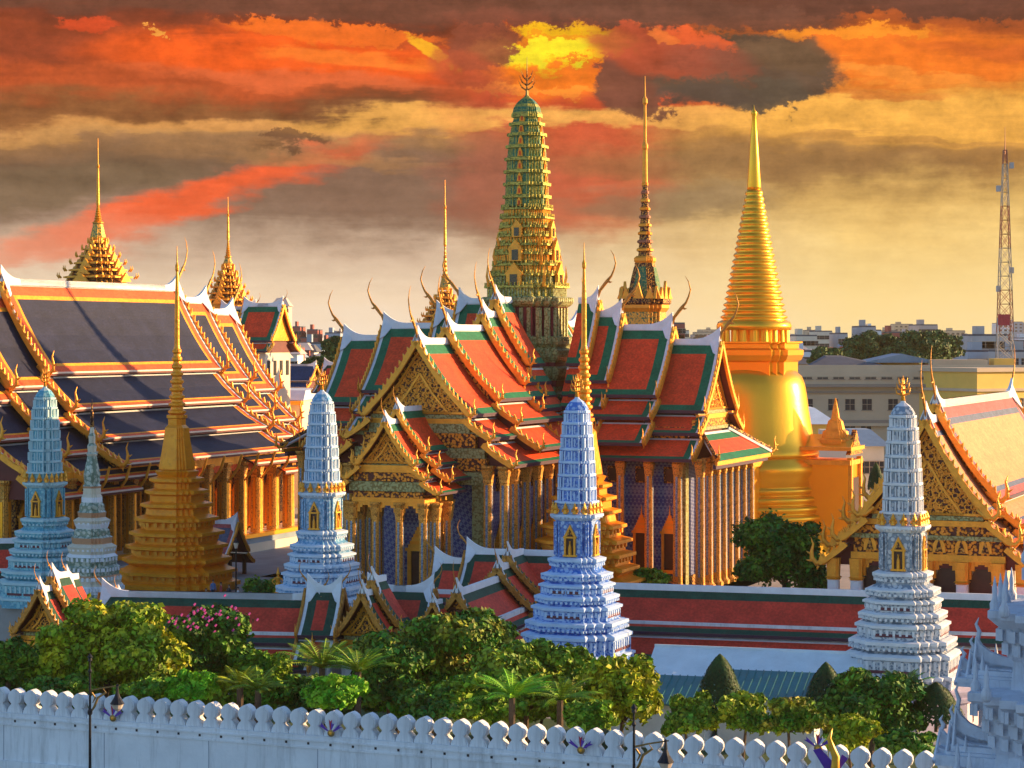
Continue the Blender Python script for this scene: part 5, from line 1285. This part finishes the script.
def tree(px, py, Y, rx, ry, m, label, seed, n=7000, ls=.40, nb=9, name='tree', cat='tree', z0=0.0, group='trees behind the palace wall', depth=None):
    if Y < 160: Y = max(Y, wall_y(px)+.8*rx*Y/F+.9)
    s = F/Y; c = P(px, py, Y); Rx, Rz = rx/s, ry/s; Ry = depth or Rx*.8; rd = random.Random(seed)
    root = thing(name, label, cat, (c.x, Y, z0), rd.uniform(0, .5), group); cz = c.z-z0
    blobs = [(0, 0, cz-.1*Rz, Rx*.62, Ry*.62, Rz*.72)]
    nb = nb*2
    for i in range(nb):
        a = 2*math.pi*i*.618+rd.uniform(-.3, .3); q = rd.uniform(.42, .84); zz_ = rd.uniform(-.65, .62)*math.sqrt(max(.2, 1.25-q*q))
        rr = rd.uniform(.18, .36); blobs.append((math.cos(a)*q*Rx, math.sin(a)*q*Ry, cz+zz_*Rz, Rx*rr, Ry*rr, Rz*rr*1.1))
    for i in range(6): blobs.append((rd.uniform(-.5, .5)*Rx, rd.uniform(-.4, .2)*Ry, cz+Rz*rd.uniform(.5, .8), Rx*.22, Ry*.22, Rz*.26))
    inst('crown', crown_mesh('crown', blobs, int(n*1.75), ls, m, seed), root)
    limbs(blobs[1:7], max(.6, cz-Rz*.7), max(.12, Rx*.06), rd).build('trunk', root)
    return root
tree(105, 647, 146, 84, 46, 'leaf_lime', 'largest tree behind the wall on the left, broad and lime green, beside the first lamp', 1, 15000)
FLOWER = tree(206, 646, 152, 50, 38, 'leaf_dark', 'dark green flowering tree right of the broad lime green tree', 2, 10000)
tree(262, 672, 150, 30, 20, 'leaf_mid', 'small mid green tree left of the dark gilt gate', 3, 4500)
tree(440, 660, 146, 88, 50, 'leaf_autumn', 'wide dark green tree with rusty leaf tips below the pink gallery arm', 4, 15000)
tree(388, 676, 141, 40, 34, 'leaf_dark', 'dark round tree at the left foot of the wide rusty tipped tree', 14, 5000)
tree(528, 682, 139, 66, 40, 'leaf_olive', 'olive tree with drooping fronds in front of the deep blue prang', 5, 9500)
tree(622, 694, 137, 46, 44, 'leaf_lime', 'airy yellow green tree right of the deep blue prang, behind the second lamp', 6, 5600, nb=11)
tree(478, 700, 134, 48, 26, 'leaf_mid', 'low green tree at the foot of the wide rusty tipped tree', 15, 5000)
tree(870, 704, 140, 58, 36, 'leaf_dark', 'dark tree in front of the plinth of the greyish white prang', 7, 8500)
tree(787, 556, 196, 54, 42, 'leaf_dark', 'dark leafy tree in the court in front of the great golden chedi', 8, 9000, z0=3.0, group=None or 'court trees')
tree(10, 668, 144, 34, 30, 'leaf_dark', 'dark tree cut by the left edge of the photo', 16, 3500)
tree(640, 578, 205, 30, 10, 'leaf_mid', 'low shrub row at the foot of the temple hall right of the golden stepped chedi', 17, 1500, z0=3.0, name='shrub', cat='shrub', group='court trees')
def bush(px, py, Y, rx, ry, m, label, seed, n=2600, ls=.36):
    return tree(px, py, Y, rx, ry, m, label, seed, n, ls, 6, 'bush', 'bush', group='bushes along the palace wall')
bush(195, 688, 136, 26, 17, 'leaf_bright', 'small bright green bush at the foot of the dark flowering tree', 21)
bush(335, 694, 131, 34, 19, 'leaf_bright', 'bright green bush in front of the fan leaved cycads', 22, 4200)
bush(690, 716, 128, 34, 22, 'leaf_olive', 'yellow green bush left of the clipped cone, behind the wall', 23, 3600)
bush(745, 714, 128, 34, 22, 'leaf_olive', 'olive bush below the tall clipped cone', 24, 3600)
bush(792, 718, 127, 36, 20, 'leaf_autumn', 'bush with rusty leaves right of the clipped cone', 25, 3600)
bush(850, 734, 124, 30, 18, 'leaf_lime', 'small round lime bush above the golden curved ornament', 26, 2600)
bush(905, 742, 122, 30, 14, 'leaf_dark', 'low dark bush near the white ornate tower', 27, 2200)
bush(590, 716, 130, 34, 16, 'leaf_mid', 'low green bush left of the second lamp', 28, 2400)
bush(430, 706, 131, 40, 17, 'leaf_dark', 'low dark bush left of the olive drooping tree', 29, 2600)
bush(150, 690, 137, 34, 12, 'leaf_mid', 'low green bush below the broad lime green tree', 30, 2200)
bush(60, 690, 139, 44, 14, 'leaf_dark', 'low dark bush left of the first lamp', 31, 2200)
hk = ['leaf_dark', 'leaf_mid', 'leaf_olive', 'leaf_bright', 'leaf_dark', 'leaf_lime', 'leaf_mid']
for i in range(19):
    px = 22+i*47; bush(px, 694+px*.036-(10 if px < 640 else 2), 150, 36, 21, hk[(i*3) % 7], 'shrub of the belt behind the wall, %s, %s from the left in the belt' % (['dark', 'mid green', 'olive', 'bright green', 'dark', 'lime', 'mid green'][(i*3) % 7], ['1st', '2nd', '3rd'][i] if i < 3 else '%dth' % (i+1)), 300+i, 2200, .38)
def topiary(px, ptop, pbot, Y, rw, label, seed, z0=None, m='leaf_topiary'):
    s = F/Y; t = P(px, ptop, Y).z; b = P(px, pbot, Y).z; h = t-b; rd = random.Random(seed); root = thing('topiary', label, 'topiary', (P(px, ptop, Y).x, Y, max(0, b-.6)), 0, 'clipped trees'); off = b-max(0, b-.6)
    v = []; f = []; w0 = rw/s
    for _ in range(5200):
        u = rd.random()**.8; a = rd.uniform(0, 6.283); rr = w0*max(0, 1-u**1.5)**.68*rd.uniform(.88, 1.05)*(1+.04*math.sin(a*3+u*9)); c = Vector((math.cos(a)*rr, math.sin(a)*rr, off+h*u))
        nrm = Vector((math.cos(a), math.sin(a), .5+rd.uniform(-.6, .6))).normalized(); t_ = nrm.orthogonal().normalized(); t_.rotate(Matrix.Rotation(rd.uniform(0, 6.28), 3, nrm)); w = nrm.cross(t_); l = .2; o = len(v)
        v += [tuple(c-t_*l*.5), tuple(c+w*l*.3), tuple(c+t_*l*.5), tuple(c-w*l*.3)]; f.append((o, o+1, o+2, o+3))
    me = bpy.data.meshes.new('crown'); me.from_pydata(v, [], f); me.materials.append(MATS[m]); inst('crown', me, root)
    mb = MB(); mb.tube([(0, 0, 0), (0, 0, off+h*.8)], [.12, .05], 6, 'trunk'); mb.build('trunk', root)
topiary(720, 655, 708, 143, 24, 'tallest clipped cone tree in front of the white tent', 41)
topiary(826, 663, 712, 146, 23, 'clipped cone tree left of the greyish white prang', 42)
topiary(936, 683, 722, 141, 28, 'rounded clipped tree right of the greyish white prang plinth', 43)
topiary(876, 463, 490, 285, 9, 'tiny clipped cone tree in the yard behind the great golden chedi porch', 44)
for (px, py, Y, rx, ry, lab, sd_) in ((868, 352, 500, 36, 20, 'big rounded far tree beyond the long beige block, left of two', 51), (922, 350, 490, 42, 20, 'big rounded far tree beyond the long beige block, right of two', 52), (826, 358, 470, 22, 10, 'low far tree right of the great golden chedi', 53), (338, 352, 430, 17, 15, 'round green far tree left of the temple hall', 54), (322, 366, 400, 20, 9, 'low dark far tree behind the deep blue roofed hall', 55)):
    tree(px, py, Y, rx, ry, 'leaf_far', lab, sd_, 7000, .85, 9, 'far_tree', 'tree', group='trees in the city')
def fronds(px, pbase, Y, n, L, m, label, seed, spread=1.0, stem=0.6, name='cycad'):
    Y = max(Y, wall_y(px)+3.2)
    b = P(px, pbase, Y); rd = random.Random(seed); root = thing(name, label, name.replace('_', ' '), (b.x, Y, 0), 0, 'palms behind the palace wall'); mb = MB(); z0 = b.z
    for i in range(n):
        a = 2*math.pi*i/n+rd.uniform(-.2, .2); e = rd.uniform(.35, 1.35)/spread; l = L*rd.uniform(.8, 1.1); pts = []
        for q in range(7):
            t = q/6; el = e*(1-t*t*.9) - t*.35*spread; pts.append(Vector((math.cos(a)*l*t*math.cos(e*.7), math.sin(a)*l*t*math.cos(e*.7), z0+l*t*math.sin(e)-l*.35*t*t)))
        side = Vector((-math.sin(a), math.cos(a), 0))
        for q in range(6):
            p0, p1 = pts[q], pts[q+1]
            for k in range(3):
                c = p0.lerp(p1, k/3); w = .42*l*.5*math.sin(math.pi*min(.97, (q+k/3+.6)/6.6))
                for sg in (1, -1):
                    tip = c+side*sg*w+(p1-p0).normalized()*w*.7-Vector((0, 0, w*.25)); mb.face([c, c+(p1-p0)*.2, tip], m)
        mb.tube(pts, [.04]*6+[.01], 3, m)
    mb.build('crown', root); t = MB(); t.tube([(0, 0, 0), (0, 0, z0)], [.22, .2], 8, 'trunk'); t.build('trunk', root)
fronds(322, 668, 140, 34, 2.9, 'leaf_olive', 'fan leaved cycad in front of the dark gilt gate', 61)
fronds(358, 672, 138, 26, 2.5, 'leaf_mid', 'second cycad, right of the fan leaved one in front of the gate', 62)
fronds(258, 690, 134, 24, 2.0, 'leaf_olive', 'yellowish small palm left of the bright green bush', 63, name='palm')
fronds(240, 686, 137, 20, 1.9, 'leaf_lime', 'lime small palm right of the small bright green bush', 64, name='palm')
fronds(512, 698, 131, 26, 2.8, 'leaf_bright', 'bright green palm in front of the olive drooping tree', 65, 1.2, name='palm')
fronds(560, 700, 132, 22, 2.6, 'leaf_mid', 'mid green palm below the deep blue prang', 66, 1.3, name='palm')
fronds(8, 680, 138, 24, 2.6, 'leaf_olive', 'olive palm at the left edge behind the wall', 67, name='palm')
fronds(905, 690, 141, 20, 2.2, 'leaf_dark', 'dark palm beside the rounded clipped tree', 69, name='palm')
mb = MB(); rd = random.Random(5)
for i in range(60):
    a, z = rd.uniform(0, 6.28), rd.gauss(0, .5); c = Vector((rd.gauss(0, 1.6), rd.gauss(0, .8), z)); mb.tube([c, c+Vector((.12, 0, .14))], [.08, .07], 4, 'bougain')
b0 = P(198, 602, 152); o = mb.build('blossoms', FLOWER, (b0.x-FLOWER.location.x, -2.0, b0.z-.9)); o['kind'] = 'stuff'

# ------------------------------------------------------------------ tents and sheds behind the wall
Y1 = 158; p0 = P(655, 655, Y1); p1 = P(845, 665, 152)
root = thing('marquee', 'long white tent roof between the wall bushes and the straight cloister roof', 'tent', ((p0.x+p1.x)/2, 153, 0), R(-16)); W2 = 14.5
mb = MB(); n = 30
rings = []
for q in range(6):
    t = q/5; y = 3.2-t*6.2; z = 4.9-2.0*t-.35*math.sin(math.pi*t)
    rings.append((y, z))
for i in range(n):
    x0, x1 = -W2/2+W2*i/n-.6*0, -W2/2+W2*(i+1)/n
    for q in range(5):
        w = lambda x: .06*math.sin(x*2.1)
        mb.face([(x0-.0, rings[q][0], rings[q][1]+w(x0)), (x0-.12*q*0, rings[q+1][0], rings[q+1][1]+w(x0)), (x1, rings[q+1][0], rings[q+1][1]+w(x1)), (x1, rings[q][0], rings[q][1]+w(x1))], 'white_metal')
mb.box(0, 3.25, 4.75, W2, .12, .3, 'white_metal'); mb.box(0, -3.0, 2.55, W2, .08, .4, 'white_metal')
mb.build('canopy', root)
for x in (-7, -3.5, 0, 3.5, 7):
    for y in (-2.9, 3.2): mb = MB(); mb.tube([(x, y, 0), (x, y, 4.6 if y > 0 else 2.6)], [.05, .05], 6, 'conc'); mb.build('pole', root)
for (pxa, pyb, lab) in ((662, 692, 'teal metal shed roof left of the tallest clipped cone'), (770, 688, 'teal metal shed roof right of the tallest clipped cone')):
    b0 = P(pxa, pyb, 148); root = thing('shed', lab, 'shed', (b0.x, 148, 0), R(-16), 'teal roofed sheds')
    mb = MB(); mb.prism([(-3.4, -2.2, b0.z-.5), (3.4, -2.2, b0.z-.5), (3.4, 2.2, b0.z+.7), (-3.4, 2.2, b0.z+.7)], (0, 0, .08), 'teal_roof')
    for q in range(14): mb.prism([(-3.3+q*.5, -2.2, b0.z-.41), (-3.24+q*.5, -2.2, b0.z-.41), (-3.24+q*.5, 2.2, b0.z+.79), (-3.3+q*.5, 2.2, b0.z+.79)], (0, 0, .05), 'teal_roof')
    mb.build('roof', root); mb = MB(); mb.box(0, .1, 0, 6.2, 3.6, b0.z-.6, 'white_metal'); mb.build('walls', root)

# ------------------------------------------------------------------ white ornate gate spire, bottom right
s = 23.0; Y = F/s; b0 = P(1108, 700, Y); root = thing('white_spire_gate', 'white plaster gate tower with stepped ledges and upturned horns at the lower right corner', 'gate tower', (b0.x, Y, 0), TH)
Z = lambda y: H-(y-HOR)/s; r = lambda p: p/s/1.11; m = 'stucco'
mb = MB(); pr = [(r(170), 0), (r(170), Z(800)), (r(160), Z(782)), (r(160), Z(774)), (r(116), Z(772)), (r(112), Z(752)), (r(118), Z(744)), (r(114), Z(738)), (r(122), Z(730)), (r(118), Z(724)), (r(127), Z(716)), (r(124), Z(710)), (r(134), Z(702)), (r(141), Z(698)), (r(141), Z(690)), (r(98), Z(688)), (r(95), Z(660)), (r(102), Z(654)), (r(99), Z(646)), (r(107), Z(638)), (r(104), Z(630)), (r(114), Z(622)), (r(121), Z(616)), (r(121), Z(609)), (r(78), Z(607)), (r(75), Z(584)), (r(82), Z(576)), (r(80), Z(568)), (r(88), Z(560)), (r(50), Z(552)), (r(40), Z(515)), (r(8), Z(420)), (r(1), Z(360))]
mb.sect(RED, pr, m)
for (rr, y) in ((138, 706), (126, 722), (120, 738), (112, 632), (106, 646), (86, 572)): dentils(mb, RED, r(rr)-.02, Z(y)-.3, .17, .5, .14, .30, m)
mb.build('tower_body', root)
fi = MB(); fi.tube([(0, 0, 0), (0, 0, .12), (0, 0, .4), (0, 0, .6), (0, 0, .75), (0, 0, 1.0), (0, 0, 1.6)], [.10, .22, .24, .12, .10, .12, .015], 7, m); fim = fi.mesh('pinnacle', True)
for (rr, y) in ((139, 691), (119, 610), (86, 562), (158, 775)):
    for q in range(4):
        c, t = math.cos(q*math.pi/2), math.sin(q*math.pi/2)
        for e in (-.82, -.45, -.15, .15, .45, .82):
            a = r(rr)*(1 if abs(e) < .6 else .84)*.97; yy = e*r(rr); inst('pinnacle', fim, root, (a*c-yy*t, a*t+yy*c, Z(y)-.1))
for (zb, sets) in ((Z(690), ((5.7, 2.9, .95), (5.95, 2.05, 1.2), (6.35, 1.6, 1.45))), (Z(771), ((6.6, 3.5, 1.0), (6.85, 2.5, 1.25), (7.3, 2.0, 1.5)))):
    for q in range(4):          # three nested horned gables projecting from each face
        mb = MB()
        for k3, (L, tip, w) in enumerate(sets):
            h = tip*.70; th = .10*k3
            for (ww, hs) in ((w, .0), (w*.55, .42)):
                pts = [(1.0, -ww, 0), (L-.05-th*0, -ww, 0), (L, -ww, h*(1-hs*1.2)), (L-.25, -ww, h*(.86-hs)), (L-.7, -ww, h*(.70-hs*.8)), (L-1.5, -ww, h*(.56-hs*.5)), (1.0, -ww, h*(.5-hs*.5))] if hs else [(1.0, -ww, 0), (L-.04, -ww, 0), (L-.04, -ww, h*.34), (1.0, -ww, h*.30)]
                mb.prism(pts, (0, 2*ww, 0), m)
            mb.prism([(1.0, -.16, h*.3), (L, -.16, h*.3), (L, -.16, h), (L-.22, -.16, h*.84), (L-.6, -.16, h*.70), (L-1.2, -.16, h*.60), (L-2.2, -.16, h*.54), (1.0, -.16, h*.52)], (0, .32, 0), m)
            mb.tube([(L-.5, 0, h*.62), (L-.05, 0, h*.92), (L-.12, 0, h*1.12), (L+.02, 0, h*1.28), (L-.1, 0, tip)], [.05, .11, .10, .07, .015], 6, m)
            for sg in (1, -1): mb.tube([(L, 0, h), (L, sg*w*.5, h*.52), (L, sg*w, h*.1), (L, sg*(w+.22), h*.2)], [.07, .08, .09, .02], 5, m, 1, (1, 0, 0))
        mb.build('dormer', root, (0, 0, zb), q*math.pi/2)

# ------------------------------------------------------------------ street side: lamps, ornaments
def lamp(px, Y, label):
    b0 = P(px, 500, Y); root = thing('street_lamp', label, 'street lamp', (b0.x, Y, 0), 0, 'lamps in front of the wall'); zt = 8.0
    mb = MB(); mb.sect(circle(10), [(.26, 0), (.26, .4), (.16, .6), (.14, 1.2), (.085, 1.4), (.07, 4.6), (.14, 4.7), (.14, 4.85), (.07, 5.0), (.06, zt-1.0), (.12, zt-.9), (.05, zt-.75), (.05, zt-.35), (.13, zt-.3), (.10, zt-.15), (.17, zt-.1), (.02, zt+.1)], 'iron'); mb.build('post', root)
    mb = MB(); mb.tube([(0, 0, zt-2.0), (.7, 0, zt-1.85), (1.7, 0, zt-1.7)], [.05, .045, .035], 6, 'bronze'); mb.tube([(0, 0, zt-3.3), (.25, 0, zt-2.9), (.45, 0, zt-2.4), (.9, 0, zt-2.1), (.75, 0, zt-1.9)], [.03, .07, .07, .06, .02], 6, 'bronze')
    mb.tube([(.1, 0, zt-2.1), (.3, 0, zt-2.4), (.15, 0, zt-2.7)], [.05, .06, .02], 6, 'bronze'); mb.build('bracket', root)
    mb = MB(); mb.sect(circle(10), [(.42, zt-2.75), (.20, zt-2.4), (.10, zt-2.15), (.06, zt-1.75), (.10, zt-1.7), (.02, zt-1.62)], 'iron', 1.55, 0); sh = mb.build('lamp_shade', root)
    mb = MB(); mb.sect(circle(10), [(.08, zt-3.15), (.26, zt-3.0), (.36, zt-2.77)], 'lamp_glass', 1.55, 0); mb.build('lamp_glass', root)
lamp(90, 131, 'black street lamp with bronze bracket in front of the broad lime tree, left of two')
lamp(634, 113, 'black street lamp with bronze bracket in front of the airy yellow green tree')
for (px, py, lab) in ((113, 718, 'purple, red and white bunting rosette on the wall beside the left lamp'), (331, 733, 'purple and red bunting rosette on the wall below the bright green bush'), (581, 750, 'purple and red bunting rosette on the wall left of the right lamp'), (818, 748, 'purple bunting rosette on the wall behind the golden curved ornament')):
    # find the wall face under this direction
    dx = (px-512)/F; c, t = math.cos(WR), math.sin(WR); n = Vector((t, -c)); o = Vector((WX, WY))+n*.60
    Yw = (o.x*n.x+o.y*n.y)/(dx*n.x+n.y); b0 = P(px, py, Yw)
    root = thing('bunting', lab, 'bunting', (b0.x, Yw, b0.z), WR, 'bunting rosettes hung on the wall'); root.scale = (.62, .62, .62)
    mb = MB(); mb.sect([(x, y) for x, y in circle(14)], [(.34, 0)], 'bronze') if 0 else mb.tube([(0, .02, 0), (0, -.08, 0), (0, -.12, 0)], [.36, .34, .2], 14, 'bronze', 1, (1, 0, 0)); mb.tube([(0, -.12, 0), (0, -.16, 0)], [.16, .05], 10, 'gold', 1, (1, 0, 0)); mb.build('rosette', root)
    for a, m, l in ((35, 'flag_purple', 1.3), (60, 'flag_white', 1.1), (90, 'flag_red', 1.25), (115, 'flag_white', 1.1), (145, 'flag_purple', 1.35), (75, 'flag_purple', 1.0)):
        ca, sa = math.cos(R(a)), math.sin(R(a)); mb = MB()
        mb.prism([(ca*.2+sa*.05, -.05, sa*.2-ca*.05), (ca*.2-sa*.05, -.05, sa*.2+ca*.05), (ca*l-sa*.17, -.10, sa*l+ca*.17), (ca*l*.85, -.10, sa*l*.85), (ca*l+sa*.17, -.10, sa*l-ca*.17)], (0, -.03, 0), m); mb.build('pennant', root)
Y = 112; b0 = P(832, 728, Y); root = thing('golden_ornament', 'tall curved golden horn ornament on a post in front of the wall', 'street ornament', (b0.x, Y, 0)); z = b0.z
mb = MB(); mb.tube([(.0, 0, z-2.4), (.16, 0, z-1.9), (.18, 0, z-1.4), (-.02, 0, z-.9), (-.14, 0, z-.5), (.02, 0, z)], [.20, .22, .20, .15, .11, .015], 8, 'yellow_paint', .6); mb.build('horn', root, smooth=True)
mb = MB(); mb.tube([(0, 0, 0), (0, 0, z-2.3)], [.12, .10], 8, 'iron'); mb.sect(circle(10), [(.2, z-2.6), (.34, z-2.45), (.2, z-2.3)], 'gold'); mb.build('post', root)
mb = MB(); mb.prism([(-.1, .1, z-2.4), (-.9, .1, z-1.1), (-.55, .1, z-1.0), (.0, .1, z-1.6)], (0, .05, 0), 'flag_purple'); mb.prism([(.1, .1, z-2.4), (.8, .1, z-1.5), (.5, .1, z-1.3)], (0, .05, 0), 'flag_purple'); mb.build('pennants', root)

# ------------------------------------------------------------------ court: visitors, lamps, statue, urns
def person_mesh(top, legs, seed):
    rd = random.Random(seed); bm = MB(); n = 10
    def ring(x, y, z, a, b): return [(x+math.cos(2*math.pi*q/n)*a, y+math.sin(2*math.pi*q/n)*b, z) for q in range(n)]
    # torso, neck and head as one lofted surface
    T = [(0, .80, .17, .12, legs), (0, .92, .18, .13, top), (0, 1.10, .16, .11, top), (0, 1.30, .20, .12, top), (0, 1.42, .19, .10, top), (0, 1.48, .08, .07, 'skin'), (0, 1.53, .06, .06, 'skin'), (.01, 1.58, .075, .085, 'skin'), (.01, 1.66, .085, .10, 'hair'), (.0, 1.73, .075, .09, 'hair'), (0, 1.77, .03, .04, 'hair')]
    bm.loft([ring(0, -y0, z, a, b) for (y0, z, a, b, m) in T], [t[4] for t in T])
    for s in (-1, 1):
        bm.tube([(s*.09, 0, .84), (s*.10, -.02, .46), (s*.10, .02, .08), (s*.10, -.12, .03)], [.095, .065, .045, .04], 8, legs)
        bm.tube([(s*.17, 0, 1.40), (s*.25, .02, 1.12), (s*.25, -.06, .90), (s*.24, -.10, .80)], [.06, .045, .038, .02], 8, top)
    return bm
pcols = [('cloth_white', 'cloth_dark', 'white shirt and dark trousers'), ('cloth_blue', 'cloth_dark', 'blue shirt and dark trousers'), ('cloth_red', 'cloth_blue', 'red shirt and blue trousers'), ('cloth_dark', 'cloth_blue', 'dark shirt and blue trousers'), ('cloth_white', 'cloth_blue', 'white shirt and blue trousers'), ('skin', 'cloth_dark', 'tan shirt and dark trousers')]
spots = [(206, 'first from the left'), (213, 'second from the left'), (221, 'right of the golden chedi corner'), (229, 'below the small rose roof'), (238, 'beside the black court lamp'), (246, 'below the rose roof corner'), (255, 'left of the golden statue'), (262, 'nearest left of the golden statue'), (289, 'right of the golden statue'), (298, 'left of the pale blue prang base')]
for i, (px, w) in enumerate(spots):
    Yp = 196+(i*7) % 9; a, b_, d = pcols[i % 6]; o = person_mesh(a, b_, i).build('person', None, (P(px, 0, Yp).x, Yp, 3.0), rnd.uniform(0, 6)); tag(o, 'visitor in %s, %s' % (d, w), 'person', 'visitors in the court')
root = thing('guardian_statue', 'small golden standing figure left of the pale blue prang', 'statue', (P(278, 0, 196).x, 196, 3.0))
mb = MB(); mb.box(0, 0, 0, 1.0, 1.0, 1.2, 'trim_warm'); mb.box(0, 0, 1.2, .8, .8, .15, 'gold'); mb.build('pedestal', root)
mb = MB(); mb.tube([(0, 0, 1.35), (0, 0, 1.9), (0, 0, 2.3), (0, 0, 2.65), (0, 0, 2.8), (0, 0, 3.0), (0, 0, 3.6)], [.25, .22, .16, .26, .08, .15, .01], 9, 'gold')
for sg in (-1, 1): mb.tube([(sg*.22, 0, 2.65), (sg*.5, 0, 2.35), (sg*.3, -.1, 2.1), (sg*.1, -.25, 2.4)], [.07, .06, .05, .03], 6, 'gold')
mb.build('figure', root)
for (px, yt, Yp, w) in ((236, 538, 199, 'beside the small rose roof'), (299, 529, 202, 'left of the pale blue prang')):
    b0 = P(px, yt, Yp); root = thing('court_lamp', 'black court lamp post '+w, 'lamp post', (b0.x, Yp, 3.0), 0, 'black lamp posts in the court'); h = b0.z-3
    mb = MB(); mb.sect(circle(8), [(.2, 0), (.2, .3), (.08, .5), (.06, h-1.1), (.12, h-1.0), (.05, h-.9)], 'iron'); mb.build('post', root)
    mb = MB(); mb.sect(circle(8), [(.12, h-.9), (.22, h-.5), (.2, h-.4)], 'lamp_glass'); mb.sect(circle(8), [(.28, h-.4), (.1, h-.1), (.02, h+.1)], 'iron'); mb.build('lantern', root)
for i, (px, m, w) in enumerate(((262, 'leaf_dark', 'below the balustrade'), (272, 'leaf_lime', 'just left of the golden statue'), (250, 'leaf_mid', 'below the rose roof corner'))):
    b0 = P(px, 0, 200); root = thing('potted_shrub', 'potted shrub in the court '+w, 'potted shrub', (b0.x, 200+i, 3.0), 0, 'potted shrubs in the court')
    mb = MB(); mb.sect(circle(12), [(.35, 0), (.45, .1), (.6, .6), (.66, .65), (.5, .68)], 'cloth_blue'); mb.build('pot', root)
    inst('crown', crown_mesh('crown', [(0, 0, 1.3, .8, .8, .7)], 500, .3, m, 70+i), root)
